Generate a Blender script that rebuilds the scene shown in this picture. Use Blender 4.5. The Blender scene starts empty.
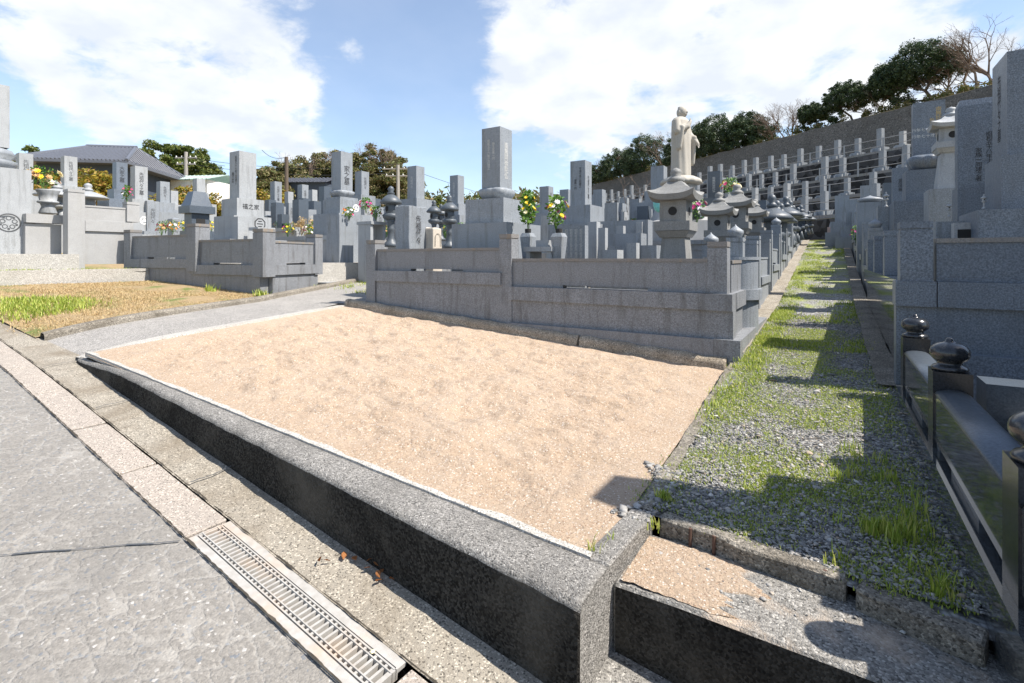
import bpy, bmesh, math, random
import numpy as np
from mathutils import Vector, Matrix, noise as mnoise
R = math.radians
rng = random.Random(7)
nrg = np.random.default_rng(11)
sc = bpy.context.scene
COL = sc.collection

# ------------------------------------------------------------------ camera
EYE = 0.9; FPX = 507.0; HZ = 258.0; YAW = R(32.3)
CA, SA = math.cos(YAW), math.sin(YAW)
cam_d = bpy.data.cameras.new("camera")
cam_d.sensor_width = 36.0
cam_d.lens = FPX / 1024 * 36
cam_d.shift_y = -(341.5 - HZ) / 1024
cam_d.clip_start = 0.05
cam_d.clip_end = 2000
cam = bpy.data.objects.new("camera", cam_d)
COL.objects.link(cam)
cam.location = (0, 0, EYE)
cam.rotation_euler = (R(90), 0, YAW)
sc.camera = cam

# ------------------------------------------------------------------ sun + sky
SUN_EL, SUN_AZ = R(54), R(14)          # azimuth from +X towards +Y
to_sun = Vector((math.cos(SUN_EL)*math.cos(SUN_AZ), math.cos(SUN_EL)*math.sin(SUN_AZ), math.sin(SUN_EL)))
sl = bpy.data.lights.new("sun", 'SUN'); sl.energy = 5.0; sl.angle = R(0.53); sl.color = (1.0, 0.935, 0.85)
so = bpy.data.objects.new("sun", sl); COL.objects.link(so)
so.rotation_euler = to_sun.to_track_quat('Z', 'Y').to_euler()
so.location = to_sun * 60

world = bpy.data.worlds.new("World"); sc.world = world; world.use_nodes = True
wn = world.node_tree; wn.nodes.clear(); WL = wn.links
def wnode(t, **k):
    n = wn.nodes.new(t)
    for a, b in k.items(): setattr(n, a, b)
    return n
out = wnode('ShaderNodeOutputWorld'); bg = wnode('ShaderNodeBackground')
sky = wnode('ShaderNodeTexSky', sky_type='NISHITA', sun_disc=False)
sky.sun_elevation = SUN_EL; sky.sun_rotation = math.pi/2 - SUN_AZ
sky.air_density = 1.0; sky.dust_density = 0.6; sky.ozone_density = 1.6
tc = wnode('ShaderNodeTexCoord')
nrm = wnode('ShaderNodeVectorMath', operation='NORMALIZE'); WL.new(tc.outputs['Generated'], nrm.inputs[0])
sep = wnode('ShaderNodeSeparateXYZ'); WL.new(nrm.outputs[0], sep.inputs[0])
def wm(op, a, b=None, c=None, clamp=False):
    n = wnode('ShaderNodeMath', operation=op); n.use_clamp = clamp
    for i, v in enumerate((a, b, c)):
        if v is None: continue
        if isinstance(v, (int, float)): n.inputs[i].default_value = v
        else: WL.new(v, n.inputs[i])
    return n.outputs[0]
# cloud layer: direction projected on a flat deck
zden = wm('ADD', wm('MAXIMUM', sep.outputs[2], 0.0), 0.28)
cmb = wnode('ShaderNodeCombineXYZ')
WL.new(wm('DIVIDE', sep.outputs[0], zden), cmb.inputs[0]); WL.new(wm('DIVIDE', sep.outputs[1], zden), cmb.inputs[1])
n1 = wnode('ShaderNodeTexNoise'); n1.inputs['Scale'].default_value = 2.6; n1.inputs['Detail'].default_value = 9; n1.inputs['Roughness'].default_value = 0.58
n1.inputs['Distortion'].default_value = 0.25
WL.new(cmb.outputs[0], n1.inputs['Vector'])
def cam_dir(px, py):
    r, d, z = (px-512)/FPX, 1.0, (HZ-py)/FPX
    v = Vector((r*CA - d*SA, r*SA + d*CA, z)); return v.normalized()
# broad cloud banks (px, py of their middle, half-width, gain)
banks = [((140, 45), 0.17, 0.36), ((205, 95), 0.12, 0.28), ((262, 60), 0.11, 0.24), ((298, 120), 0.060, 0.27), ((358, 55), 0.045, 0.16), ((70, 20), .10, .16),
         ((530, 75), 0.13, 0.33), ((650, 45), 0.19, 0.38), ((800, 40), 0.22, 0.33), ((600, 125), 0.09, 0.22), ((500, 112), 0.05, 0.16), ((930, 70), 0.2, 0.2), ((500, 10), .05, .15)]
acc = None
for (p, hw, g) in banks:
    c = cam_dir(*p)
    dv = wnode('ShaderNodeVectorMath', operation='SUBTRACT'); WL.new(nrm.outputs[0], dv.inputs[0]); dv.inputs[1].default_value = c
    ln = wnode('ShaderNodeVectorMath', operation='LENGTH'); WL.new(dv.outputs[0], ln.inputs[0])
    e = wm('MULTIPLY', wm('POWER', 2.718, wm('MULTIPLY', wm('POWER', wm('DIVIDE', ln.outputs['Value'], hw), 2.0), -1.0)), g)
    acc = e if acc is None else wm('ADD', acc, e)
acc = wm('MINIMUM', acc, 0.40)
n3 = wnode('ShaderNodeTexNoise'); n3.inputs['Scale'].default_value = 8.5; n3.inputs['Detail'].default_value = 8; n3.inputs['Roughness'].default_value = .62; n3.inputs['Distortion'].default_value = .4
WL.new(cmb.outputs[0], n3.inputs['Vector'])
dens = wm('ADD', wm('ADD', n1.outputs['Fac'], wm('MULTIPLY', wm('SUBTRACT', n3.outputs['Fac'], .5), .32)), wm('SUBTRACT', acc, 0.22))
mr = wnode('ShaderNodeMapRange', interpolation_type='SMOOTHSTEP')
mr.inputs['From Min'].default_value = 0.46; mr.inputs['From Max'].default_value = 0.645
WL.new(dens, mr.inputs['Value'])
n2 = wnode('ShaderNodeTexNoise'); n2.inputs['Scale'].default_value = 4.5; n2.inputs['Detail'].default_value = 6
WL.new(cmb.outputs[0], n2.inputs['Vector'])
cr = wnode('ShaderNodeMix', data_type='RGBA')
cr.inputs['A'].default_value = (3.9, 4.15, 4.5, 1); cr.inputs['B'].default_value = (5.2, 5.25, 5.3, 1)
mr2 = wnode('ShaderNodeMapRange'); mr2.inputs['From Min'].default_value = 0.38; mr2.inputs['From Max'].default_value = 0.66
WL.new(n2.outputs['Fac'], mr2.inputs['Value']); WL.new(mr2.outputs[0], cr.inputs['Factor'])
sk = wnode('ShaderNodeMix', data_type='RGBA', blend_type='MULTIPLY'); sk.inputs['Factor'].default_value = 1
WL.new(sky.outputs[0], sk.inputs['A']); sk.inputs['B'].default_value = (1.0, 1.0, 1.0, 1)
mx = wnode('ShaderNodeMix', data_type='RGBA')
WL.new(wm('ADD', wm('MULTIPLY', mr.outputs[0], 0.80), 0.15), mx.inputs['Factor']); WL.new(sk.outputs['Result'], mx.inputs['A']); WL.new(cr.outputs['Result'], mx.inputs['B'])
WL.new(mx.outputs['Result'], bg.inputs['Color']); bg.inputs['Strength'].default_value = 0.125
WL.new(bg.outputs[0], out.inputs['Surface'])

sc.view_settings.view_transform = 'Standard'; sc.view_settings.look = 'None'
sc.view_settings.exposure = 0.84; sc.view_settings.gamma = 1.0
sc.view_settings.use_curve_mapping = False
sc.cycles.max_bounces = 6; sc.cycles.transparent_max_bounces = 4

# ------------------------------------------------------------------ helpers
def at(px, py, d):
    r = (px-512)/FPX*d
    return Vector((r*CA - d*SA, r*SA + d*CA, EYE - (py-HZ)/FPX*d))
def sm(a, b, x):
    t = min(1, max(0, (x-a)/(b-a))); return t*t*(3-2*t)
def lin(x, pts):
    if x <= pts[0][0]: return pts[0][1]
    for (x0, y0), (x1, y1) in zip(pts, pts[1:]):
        if x <= x1: return y0 + (y1-y0)*(x-x0)/(x1-x0)
    return pts[-1][1]
def road_z(x): return lin(x, [(-30, 2.2), (-9, 0.51), (-4.5, 0.147), (0, -0.33), (6, -0.9)])
def edge_y(x): return 1.2 - 0.0458*(x+0.55)               # line of the retaining wall's foot
def sand_z(x): return -0.062*(x+0.62)
def path_z(y): return lin(y, [(2.5, 0.0), (7.6, 0.255), (18.6, 1.45), (24, 1.6)])
def terr(x, y):
    ty = lin(y, [(3.8, 0.0), (7.6, 0.2), (18.6, 1.4), (40, 2.6)])
    return -0.062*(min(x, -0.62)+0.62) + ty

def obj(name, bm_or_me, mat, parent=None, bevel=0, smooth=False, seg=1):
    if isinstance(bm_or_me, bmesh.types.BMesh):
        bm = bm_or_me
        if bevel:
            es = [e for e in bm.edges if len(e.link_faces) == 2 and e.calc_face_angle(0) > 0.6]
            bmesh.ops.bevel(bm, geom=es, offset=bevel, segments=seg, affect='EDGES', profile=0.6, clamp_overlap=True)
        me = bpy.data.meshes.new(name); bm.to_mesh(me); bm.free()
    else:
        me = bm_or_me
    if mat is not None and len(me.materials) == 0:
        for m in (mat if isinstance(mat, (list, tuple)) else [mat]): me.materials.append(m)
    if smooth:
        me.polygons.foreach_set('use_smooth', [True]*len(me.polygons))
    o = bpy.data.objects.new(name, me); COL.objects.link(o)
    if parent is not None: o.parent = parent
    return o
def tag(o, label=None, cat=None, group=None, kind=None):
    if label: o['label'] = label
    if cat: o['category'] = cat
    if group: o['group'] = group
    if kind: o['kind'] = kind
    return o
def thing(name, loc, label, cat, rz=0, group=None):
    o = bpy.data.objects.new(name, None); COL.objects.link(o)
    o.location = loc; o.rotation_euler = (0, 0, rz); o.empty_display_size = 0.1
    return tag(o, label, cat, group)
def copy_tree(o, parent=None):
    c = o.copy(); COL.objects.link(c)
    if parent is not None: c.parent = parent
    for ch in list(o.children): copy_tree(ch, c)
    return c
def structure(name, bm, mat, **k):
    o = obj(name, bm, mat, **k); o['kind'] = 'structure'; return o

def BM(): return bmesh.new()
def box(bm, c, s, rz=0, taper=1.0, tapery=None):
    """c = centre of the bottom face, s = sizes; taper scales the top"""
    tx = taper; ty = taper if tapery is None else tapery
    co = []
    for z, kx, ky in ((0, 1, 1), (s[2], tx, ty)):
        for sx, sy in ((-1, -1), (1, -1), (1, 1), (-1, 1)):
            co.append(Vector((sx*s[0]/2*kx, sy*s[1]/2*ky, z)))
    if rz:
        m = Matrix.Rotation(rz, 3, 'Z'); co = [m @ v for v in co]
    vs = [bm.verts.new(v+Vector(c)) for v in co]
    for f in ((3, 2, 1, 0), (4, 5, 6, 7), (0, 1, 5, 4), (1, 2, 6, 5), (2, 3, 7, 6), (3, 0, 4, 7)):
        bm.faces.new([vs[i] for i in f])
    return vs
def slab(bm, p0, p1, z0, z1, th, off=0.0, z0b=None, z1b=None):
    """wall piece in plan from p0 to p1; th thickness; off pushes it to the left of p0->p1"""
    d = Vector((p1[0]-p0[0], p1[1]-p0[1])); d.normalize(); n = Vector((-d.y, d.x))
    a = Vector(p0[:2]) + n*off; b = Vector(p1[:2]) + n*off
    z0b = z0 if z0b is None else z0b; z1b = z1 if z1b is None else z1b
    h = n*th/2
    q = [(a-h, z0), (b-h, z0b), (b+h, z0b), (a+h, z0), (a-h, z1), (b-h, z1b), (b+h, z1b), (a+h, z1)]
    vs = [bm.verts.new((v.x, v.y, z)) for v, z in q]
    for f in ((3, 2, 1, 0), (4, 5, 6, 7), (0, 1, 5, 4), (1, 2, 6, 5), (2, 3, 7, 6), (3, 0, 4, 7)):
        bm.faces.new([vs[i] for i in f])
def lathe(bm, prof, c=(0, 0, 0), seg=20, sides=None, rz=0.0, fn=None):
    """profile [(r,z)...] bottom to top"""
    seg = sides or seg; rings = []
    for r, z in prof:
        ring = []
        for i in range(seg):
            a = 2*math.pi*(i+0.5)/seg + rz
            rr = r if fn is None else fn(r, z, a)
            ring.append(bm.verts.new((c[0]+rr*math.cos(a), c[1]+rr*math.sin(a), c[2]+z)))
        rings.append(ring)
    for a, b in zip(rings, rings[1:]):
        for i in range(seg):
            j = (i+1) % seg
            bm.faces.new((a[i], a[j], b[j], b[i]))
    bm.faces.new(rings[0][::-1]); bm.faces.new(rings[-1])
def tube(bm, p0, p1, r0, r1=None, seg=6):
    r1 = r0 if r1 is None else r1
    p0, p1 = Vector(p0), Vector(p1); d = (p1-p0).normalized()
    u = d.orthogonal().normalized(); w = d.cross(u)
    a = [bm.verts.new(p0+(u*math.cos(t)+w*math.sin(t))*r0) for t in [2*math.pi*i/seg for i in range(seg)]]
    b = [bm.verts.new(p1+(u*math.cos(t)+w*math.sin(t))*r1) for t in [2*math.pi*i/seg for i in range(seg)]]
    for i in range(seg):
        j = (i+1) % seg; bm.faces.new((a[i], a[j], b[j], b[i]))
    bm.faces.new(a[::-1]); bm.faces.new(b)
def grid(fx, nu, nv):
    """mesh from fx(u,v)->xyz, u,v in 0..1"""
    vs = [fx(i/nu, j/nv) for j in range(nv+1) for i in range(nu+1)]
    fs = [(j*(nu+1)+i, j*(nu+1)+i+1, (j+1)*(nu+1)+i+1, (j+1)*(nu+1)+i) for j in range(nv) for i in range(nu)]
    me = bpy.data.meshes.new('sheet'); me.from_pydata(vs, [], fs); me.update(); return me
def np_mesh(name, V, F):
    """V (n,3), F (m,k)"""
    me = bpy.data.meshes.new(name); k = F.shape[1]
    me.vertices.add(len(V)); me.vertices.foreach_set('co', V.astype(np.float32).ravel())
    me.loops.add(F.size); me.loops.foreach_set('vertex_index', F.astype(np.int32).ravel())
    me.polygons.add(len(F)); me.polygons.foreach_set('loop_start', np.arange(0, F.size, k, dtype=np.int32))
    me.update(calc_edges=True); me.validate(); return me
def fbm(x, y, z=0.0, o=4): return mnoise.fractal(Vector((x, y, z)), 1.0, 2.0, o)

# ------------------------------------------------------------------ materials
def mat_new(name):
    m = bpy.data.materials.new(name); m.use_nodes = True
    nt = m.node_tree; b = nt.nodes['Principled BSDF']; return m, nt, b
class NT:
    def __init__(s, nt): s.nt = nt; s.co = None
    def n(s, t, **k):
        x = s.nt.nodes.new(t)
        for a, b in k.items(): setattr(x, a, b)
        return x
    def l(s, a, b): s.nt.links.new(a, b)
    def coord(s, scale=None, world=False):
        if world: o = s.n('ShaderNodeNewGeometry').outputs['Position']
        else: o = s.n('ShaderNodeTexCoord').outputs['Object']
        if scale:
            m = s.n('ShaderNodeMapping'); m.inputs['Scale'].default_value = scale; s.l(o, m.inputs[0]); o = m.outputs[0]
        return o
    def noise(s, co, sc_, det=4, rough=0.55, dist=0.0, lo=0.3, hi=0.7):
        x = s.n('ShaderNodeTexNoise'); x.inputs['Scale'].default_value = sc_; x.inputs['Detail'].default_value = det
        x.inputs['Roughness'].default_value = rough; x.inputs['Distortion'].default_value = dist
        s.l(co, x.inputs['Vector']); return s.rng(x.outputs['Fac'], lo, hi)
    def vor(s, co, sc_, feature='F1', lo=0, hi=1, rand=1.0, out='Distance'):
        x = s.n('ShaderNodeTexVoronoi', feature=feature); x.inputs['Scale'].default_value = sc_
        x.inputs['Randomness'].default_value = rand
        s.l(co, x.inputs['Vector'])
        if out == 'Color': return x.outputs['Color']
        return s.rng(x.outputs[out], lo, hi)
    def rng(s, v, lo, hi, a=0.0, b=1.0):
        m = s.n('ShaderNodeMapRange'); m.inputs['From Min'].default_value = lo; m.inputs['From Max'].default_value = hi
        m.inputs['To Min'].default_value = a; m.inputs['To Max'].default_value = b
        s.l(v, m.inputs['Value']); return m.outputs[0]
    def mix(s, f, a, b, mode='MIX'):
        m = s.n('ShaderNodeMix', data_type='RGBA', blend_type=mode)
        for k, v in (('Factor', f), ('A', a), ('B', b)):
            if isinstance(v, (int, float)): m.inputs[k].default_value = v
            elif isinstance(v, tuple): m.inputs[k].default_value = (*v, 1)
            else: s.l(v, m.inputs[k])
        return m.outputs['Result']
    def math(s, op, a, b=None):
        m = s.n('ShaderNodeMath', operation=op)
        for i, v in enumerate((a, b)):
            if v is None: continue
            if isinstance(v, (int, float)): m.inputs[i].default_value = v
            else: s.l(v, m.inputs[i])
        return m.outputs[0]
    def bump(s, h, strength, dist, prev=None):
        m = s.n('ShaderNodeBump'); m.inputs['Strength'].default_value = strength; m.inputs['Distance'].default_value = dist
        s.l(h, m.inputs['Height'])
        if prev is not None: s.l(prev, m.inputs['Normal'])
        return m.outputs[0]
def setp(b, **k):
    for a, v in k.items():
        a = a.replace('_', ' ')
        b.inputs[a].default_value = (*v, 1) if isinstance(v, tuple) and len(v) == 3 else v

def granite(name, base, rough=0.5, speck=0.35, stain=0.4, stain_col=(0.09, 0.085, 0.07), scale=1.0, world=False, coat=0.0):
    m, nt, b = mat_new(name); t = NT(nt)
    co = t.coord(world=world)
    a = t.noise(co, 130*scale, 3, 0.75, 0, 0.36, 0.64)
    v = t.vor(co, 95*scale, lo=0.0, hi=0.75)
    lo = tuple(c*(1-speck) for c in base); hi = tuple(min(0.9, c*(1+speck)) for c in base)
    c = t.mix(a, lo, hi)
    c = t.mix(t.rng(v, 0.12, 0.28, speck*0.9, 0.0), c, tuple(x*0.35 for x in base))
    big = t.noise(co, 3.5, 5, 0.6, 0.3, 0.3, 0.7)
    c = t.mix(t.rng(big, 0, 1, 0.0, 0.42), c, tuple(x*0.62 for x in base))
    st = t.noise(t.coord((9, 9, 1.1), world), 1.6, 5, 0.62, 0.2, 0.52, 0.80)
    c = t.mix(t.math('MULTIPLY', st, stain), c, stain_col)
    oi = t.n('ShaderNodeObjectInfo')
    c = t.mix(t.rng(oi.outputs['Random'], 0, 1, 0.0, 0.25), c, tuple(x*0.7 for x in base))
    t.l(c, b.inputs['Base Color'])
    rg = t.noise(co, 30, 3, 0.6, 0, 0.3, 0.7)
    t.l(t.rng(rg, 0, 1, rough*0.85, min(1, rough*1.15)), b.inputs['Roughness'])
    setp(b, Coat_Weight=coat, Coat_Roughness=0.05)
    if rough > 0.25:
        t.l(t.bump(a, 0.25, 0.002), b.inputs['Normal'])
    return m

M = {}
M['granite'] = granite('granite_grey', (0.25, 0.272, 0.295), 0.5, 0.4, 0.8)
M['granite_light'] = granite('granite_light', (0.335, 0.35, 0.36), 0.55, 0.25, 0.6)
M['granite_white'] = granite('granite_white', (0.355, 0.355, 0.35), 0.6, 0.15, 0.4, (0.25, 0.24, 0.2))
M['granite_dark'] = granite('granite_dark', (0.085, 0.105, 0.13), 0.34, 0.4, 0.25)
M['granite_fence'] = granite('granite_fence', (0.212, 0.222, 0.236), 0.55, 0.42, 0.95, (0.065, 0.06, 0.055), 0.75)
M['granite_cap'] = granite('granite_cap', (0.21, 0.20, 0.19), 0.6, 0.3, 0.9, (0.30, 0.21, 0.11))
M['granite_blue'] = granite('granite_blue', (0.14, 0.166, 0.202), 0.4, 0.55, 0.35, (0.06, 0.06, 0.06), 0.8)
M['granite_black'] = granite('granite_black', (0.024, 0.027, 0.032), 0.22, 0.5, 0.08, coat=0.15)
M['granite_polish'] = granite('granite_polish', (0.06, 0.066, 0.07), 0.08, 0.4, 0.1, coat=0.6)
M['lantern'] = granite('lantern_stone', (0.235, 0.235, 0.225), 0.7, 0.35, 0.7, (0.12, 0.11, 0.09))
M['lantern_dark'] = granite('lantern_dark', (0.085, 0.10, 0.115), 0.45, 0.4, 0.3)
M['beige'] = granite('beige_stone', (0.56, 0.50, 0.42), 0.8, 0.2, 0.4)
M['statue'] = granite('statue_stone', (0.43, 0.40, 0.345), 0.75, 0.08, 0.55, (0.36, 0.33, 0.27))

def flat(name, col, rough=0.7, metallic=0.0, var=0.15):
    m, nt, b = mat_new(name); t = NT(nt)
    f = t.noise(t.coord(), 14, 4, 0.6)
    t.l(t.mix(f, tuple(c*(1-var) for c in col), tuple(min(1, c*(1+var)) for c in col)), b.inputs['Base Color'])
    setp(b, Roughness=rough, Metallic=metallic); return m
M['ink'] = flat('inscription_ink', (0.02, 0.02, 0.022), 0.8)
M['ink_grey'] = flat('inscription_cut', (0.07, 0.075, 0.08), 0.9)
M['ink_pale'] = flat('inscription_pale', (0.55, 0.55, 0.53), 0.8)
M['ink_gold'] = flat('inscription_gold', (0.45, 0.33, 0.12), 0.5)
M['white_paint'] = flat('crest_white', (0.75, 0.75, 0.73), 0.6)
M['dark_hole'] = flat('dark_opening', (0.02, 0.02, 0.02), 0.9)
M['rail_metal'] = flat('rail_metal', (0.27, 0.275, 0.28), 0.45, 0.3)
M['roof_tile'] = flat('roof_tile', (0.105, 0.113, 0.135), 0.45)
M['house_wall'] = flat('house_wall', (0.045, 0.06, 0.085), 0.8)
M['house_trim'] = flat('house_trim', (0.25, 0.2, 0.15), 0.7)
M['green_roof'] = flat('pale_roof', (0.42, 0.52, 0.47), 0.5)
M['white_wall'] = flat('white_wall', (0.7, 0.7, 0.67), 0.8)
M['pole'] = flat('pole_concrete', (0.30, 0.28, 0.25), 0.8)
M['pole_wood'] = flat('pole_wood', (0.10, 0.075, 0.055), 0.8)
M['wire'] = flat('wire', (0.03, 0.03, 0.035), 0.6)
M['bark'] = flat('bark', (0.10, 0.075, 0.055), 0.9, 0, 0.4)
M['twig'] = flat('twig', (0.17, 0.125, 0.095), 0.9, 0, 0.35)
M['teal'] = flat('teal_cloth', (0.18, 0.50, 0.46), 0.7)

def concrete(name, base, agg=0.4, agg_scale=140, stain=0.5, stain_col=(0.05, 0.047, 0.04), rough=0.9, bump=0.6, blotch=2.2, patch=None, spec=.3):
    m, nt, b = mat_new(name); t = NT(nt); co = t.coord(world=True)
    v = t.n('ShaderNodeTexVoronoi'); v.inputs['Scale'].default_value = agg_scale; t.l(co, v.inputs['Vector'])
    sepc = t.n('ShaderNodeSeparateColor'); t.l(v.outputs['Color'], sepc.inputs[0])
    c = t.mix(sepc.outputs[0], tuple(x*(1-agg) for x in base), tuple(min(.9, x*(1+agg)) for x in base))
    c = t.mix(t.rng(sepc.outputs[1], 0.86, 0.92), c, tuple(min(.8, x*1.9) for x in base))
    c = t.mix(t.rng(sepc.outputs[2], 0.86, 0.92), c, tuple(x*.3 for x in base))
    f = t.noise(co, 420, 2, 0.6)
    c = t.mix(t.rng(f, 0, 1, 0, 0.35), c, tuple(x*.55 for x in base))
    st = t.noise(co, blotch, 7, 0.68, 0.6, 0.42, 0.72)
    c = t.mix(t.math('MULTIPLY', st, stain), c, stain_col)
    if patch:
        pn = t.noise(co, patch[1], 5, 0.6, 0.4, patch[2], patch[3])
        c = t.mix(t.math('MULTIPLY', pn, patch[4]), c, patch[0])
    t.l(c, b.inputs['Base Color']); setp(b, Roughness=rough, Specular_IOR_Level=spec)
    h = t.math('ADD', t.rng(v.outputs['Distance'], 0, 0.7, 1, 0), t.math('MULTIPLY', f, 0.6))
    nb = t.bump(h, bump, 0.003)
    nb = t.bump(t.noise(co, 16, 5, .6), 0.5, 0.008, nb)
    t.l(nb, b.inputs['Normal']); return m
M['conc_wall'] = concrete('aggregate_concrete', (0.27, 0.258, 0.238), 0.4, 210, 0.6, (0.10, 0.095, 0.085), bump=0.9)
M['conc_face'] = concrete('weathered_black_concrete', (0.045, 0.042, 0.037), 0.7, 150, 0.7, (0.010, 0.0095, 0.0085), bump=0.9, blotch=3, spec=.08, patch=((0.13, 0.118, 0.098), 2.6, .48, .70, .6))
M['conc_pale'] = concrete('pale_concrete', (0.43, 0.41, 0.375), 0.2, 260, 0.35, (0.28, 0.26, 0.22), bump=0.4)
M['conc_slab'] = concrete('cover_slab_concrete', (0.37, 0.325, 0.28), 0.07, 240, 0.6, (0.27, 0.245, 0.215), bump=0.5, blotch=5)
M['conc_strip'] = concrete('gutter_strip_concrete', (0.315, 0.285, 0.235), 0.14, 200, 0.8, (0.17, 0.138, 0.098), bump=0.6, blotch=3.2)
M['conc_old'] = concrete('old_kerb_concrete', (0.26, 0.235, 0.195), 0.4, 160, 0.7, (0.09, 0.075, 0.055), bump=0.9, blotch=4)
M['conc_step'] = concrete('step_concrete', (0.28, 0.268, 0.245), 0.4, 170, 0.45, (0.12, 0.11, 0.095), bump=0.9, blotch=3, patch=((0.60, 0.47, 0.35), 3.0, 0.50, 0.62, 0.75))
M['kerb_beige'] = concrete('beige_kerb_concrete', (0.42, 0.355, 0.27), 0.3, 160, 0.55, (0.15, 0.115, 0.075), bump=0.9, blotch=5)
M['asphalt'] = concrete('lane_asphalt', (0.28, 0.268, 0.25), 0.35, 190, 0.5, (0.38, 0.36, 0.33), bump=0.6, blotch=2.5)
M['slope_conc'] = concrete('sprayed_slope_concrete', (0.15, 0.135, 0.114), 0.10, 26, 0.7, (0.085, 0.075, 0.06), bump=0.3, blotch=0.7)
M['dark_stone'] = concrete('dark_terrace_stone', (0.06, 0.06, 0.062), 0.8, 5, 0.3, bump=0.8, blotch=1)
# ------------------------------------------------------------------ ground materials
def make_road():
    m, nt, b = mat_new('embossed_road_concrete'); t = NT(nt); co = t.coord(world=True)
    v = t.n('ShaderNodeTexVoronoi'); v.inputs['Scale'].default_value = 120; t.l(co, v.inputs['Vector'])
    s = t.n('ShaderNodeSeparateColor'); t.l(v.outputs['Color'], s.inputs[0])
    base = (0.255, 0.238, 0.212)
    c = t.mix(s.outputs[0], tuple(x*.76 for x in base), tuple(x*1.2 for x in base))
    c = t.mix(t.rng(s.outputs[1], .93, .97), c, (0.16, 0.18, 0.205))
    c = t.mix(t.rng(s.outputs[2], .975, .99), c, (0.5, 0.48, 0.45))
    f = t.noise(co, 420, 2, .6); c = t.mix(t.rng(f, 0, 1, 0, .4), c, (0.20, 0.19, 0.175))
    # embossed scale pattern: worn ridges between rounded cells
    mp = t.n('ShaderNodeMapping'); mp.inputs['Rotation'].default_value = (0, 0, R(28)); mp.inputs['Scale'].default_value = (9.0, 13.5, 1); t.l(co, mp.inputs[0])
    dn = t.n('ShaderNodeTexNoise'); dn.inputs['Scale'].default_value = 2.5; dn.inputs['Detail'].default_value = 2; t.l(mp.outputs[0], dn.inputs['Vector'])
    va = t.n('ShaderNodeVectorMath', operation='MULTIPLY_ADD'); t.l(dn.outputs['Color'], va.inputs[0]); va.inputs[1].default_value = (.6, .6, 0); t.l(mp.outputs[0], va.inputs[2])
    e = t.vor(va.outputs[0], 1.0, 'DISTANCE_TO_EDGE', 0.01, 0.10, 0.85)
    wear = t.noise(co, 3.6, 6, .7, .6, .40, .62)
    ridge = t.math('MULTIPLY', t.rng(e, 0, 1, 1, 0), wear)
    c = t.mix(t.math('MULTIPLY', ridge, .5), c, (0.43, 0.41, 0.375))
    # thin worn cracks and joint grime
    e2 = t.vor(va.outputs[0], 0.9, 'DISTANCE_TO_EDGE', 0.0, 0.035, 0.9)
    cr = t.math('MULTIPLY', t.rng(e2, 0, 1, 1, 0), t.noise(co, 4.2, 4, .6, 0, .56, .68))
    c = t.mix(t.math('MULTIPLY', cr, .5), c, (0.12, 0.11, 0.10))
    bl = t.noise(co, 2.3, 7, .68, .5, .42, .72)
    c = t.mix(t.math('MULTIPLY', bl, .5), c, (0.165, 0.158, 0.145))
    t.l(c, b.inputs['Base Color']); setp(b, Roughness=.9)
    nb = t.bump(t.math('ADD', t.rng(v.outputs['Distance'], 0, .7, 1, 0), t.math('MULTIPLY', f, .6)), .8, .003)
    nb = t.bump(e, .4, .008, nb)
    t.l(nb, b.inputs['Normal']); return m
M['road'] = make_road()

def make_sand():
    m, nt, b = mat_new('raked_sand'); t = NT(nt); co = t.coord(world=True)
    base = (0.49, 0.37, 0.262)
    f = t.noise(co, 340, 3, .75, 0, .3, .7)
    c = t.mix(f, tuple(x*.62 for x in base), tuple(min(.85, x*1.25) for x in base))
    v = t.n('ShaderNodeTexVoronoi'); v.inputs['Scale'].default_value = 210; t.l(co, v.inputs['Vector'])
    s = t.n('ShaderNodeSeparateColor'); t.l(v.outputs['Color'], s.inputs[0])
    c = t.mix(t.rng(s.outputs[0], .90, .96), c, (0.30, 0.19, 0.12))
    c = t.mix(t.rng(s.outputs[1], .93, .97), c, (0.74, 0.68, 0.60))
    lo = t.noise(co, 3.2, 6, .62, .5, .40, .66)
    c = t.mix(t.math('MULTIPLY', lo, .32), c, (0.54, 0.44, 0.345))
    lo2 = t.noise(co, 9, 5, .65, .4, .52, .72)
    c = t.mix(t.math('MULTIPLY', lo2, .18), c, (0.46, 0.31, 0.20))
    t.l(c, b.inputs['Base Color']); setp(b, Roughness=1.0)
    nb = t.bump(t.math('ADD', f, t.rng(v.outputs['Distance'], 0, .7, .8, 0)), .7, .004)
    nb = t.bump(t.noise(co, 40, 4, .7), .7, .012, nb)
    t.l(nb, b.inputs['Normal']); return m
M['sand'] = make_sand()

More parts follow.
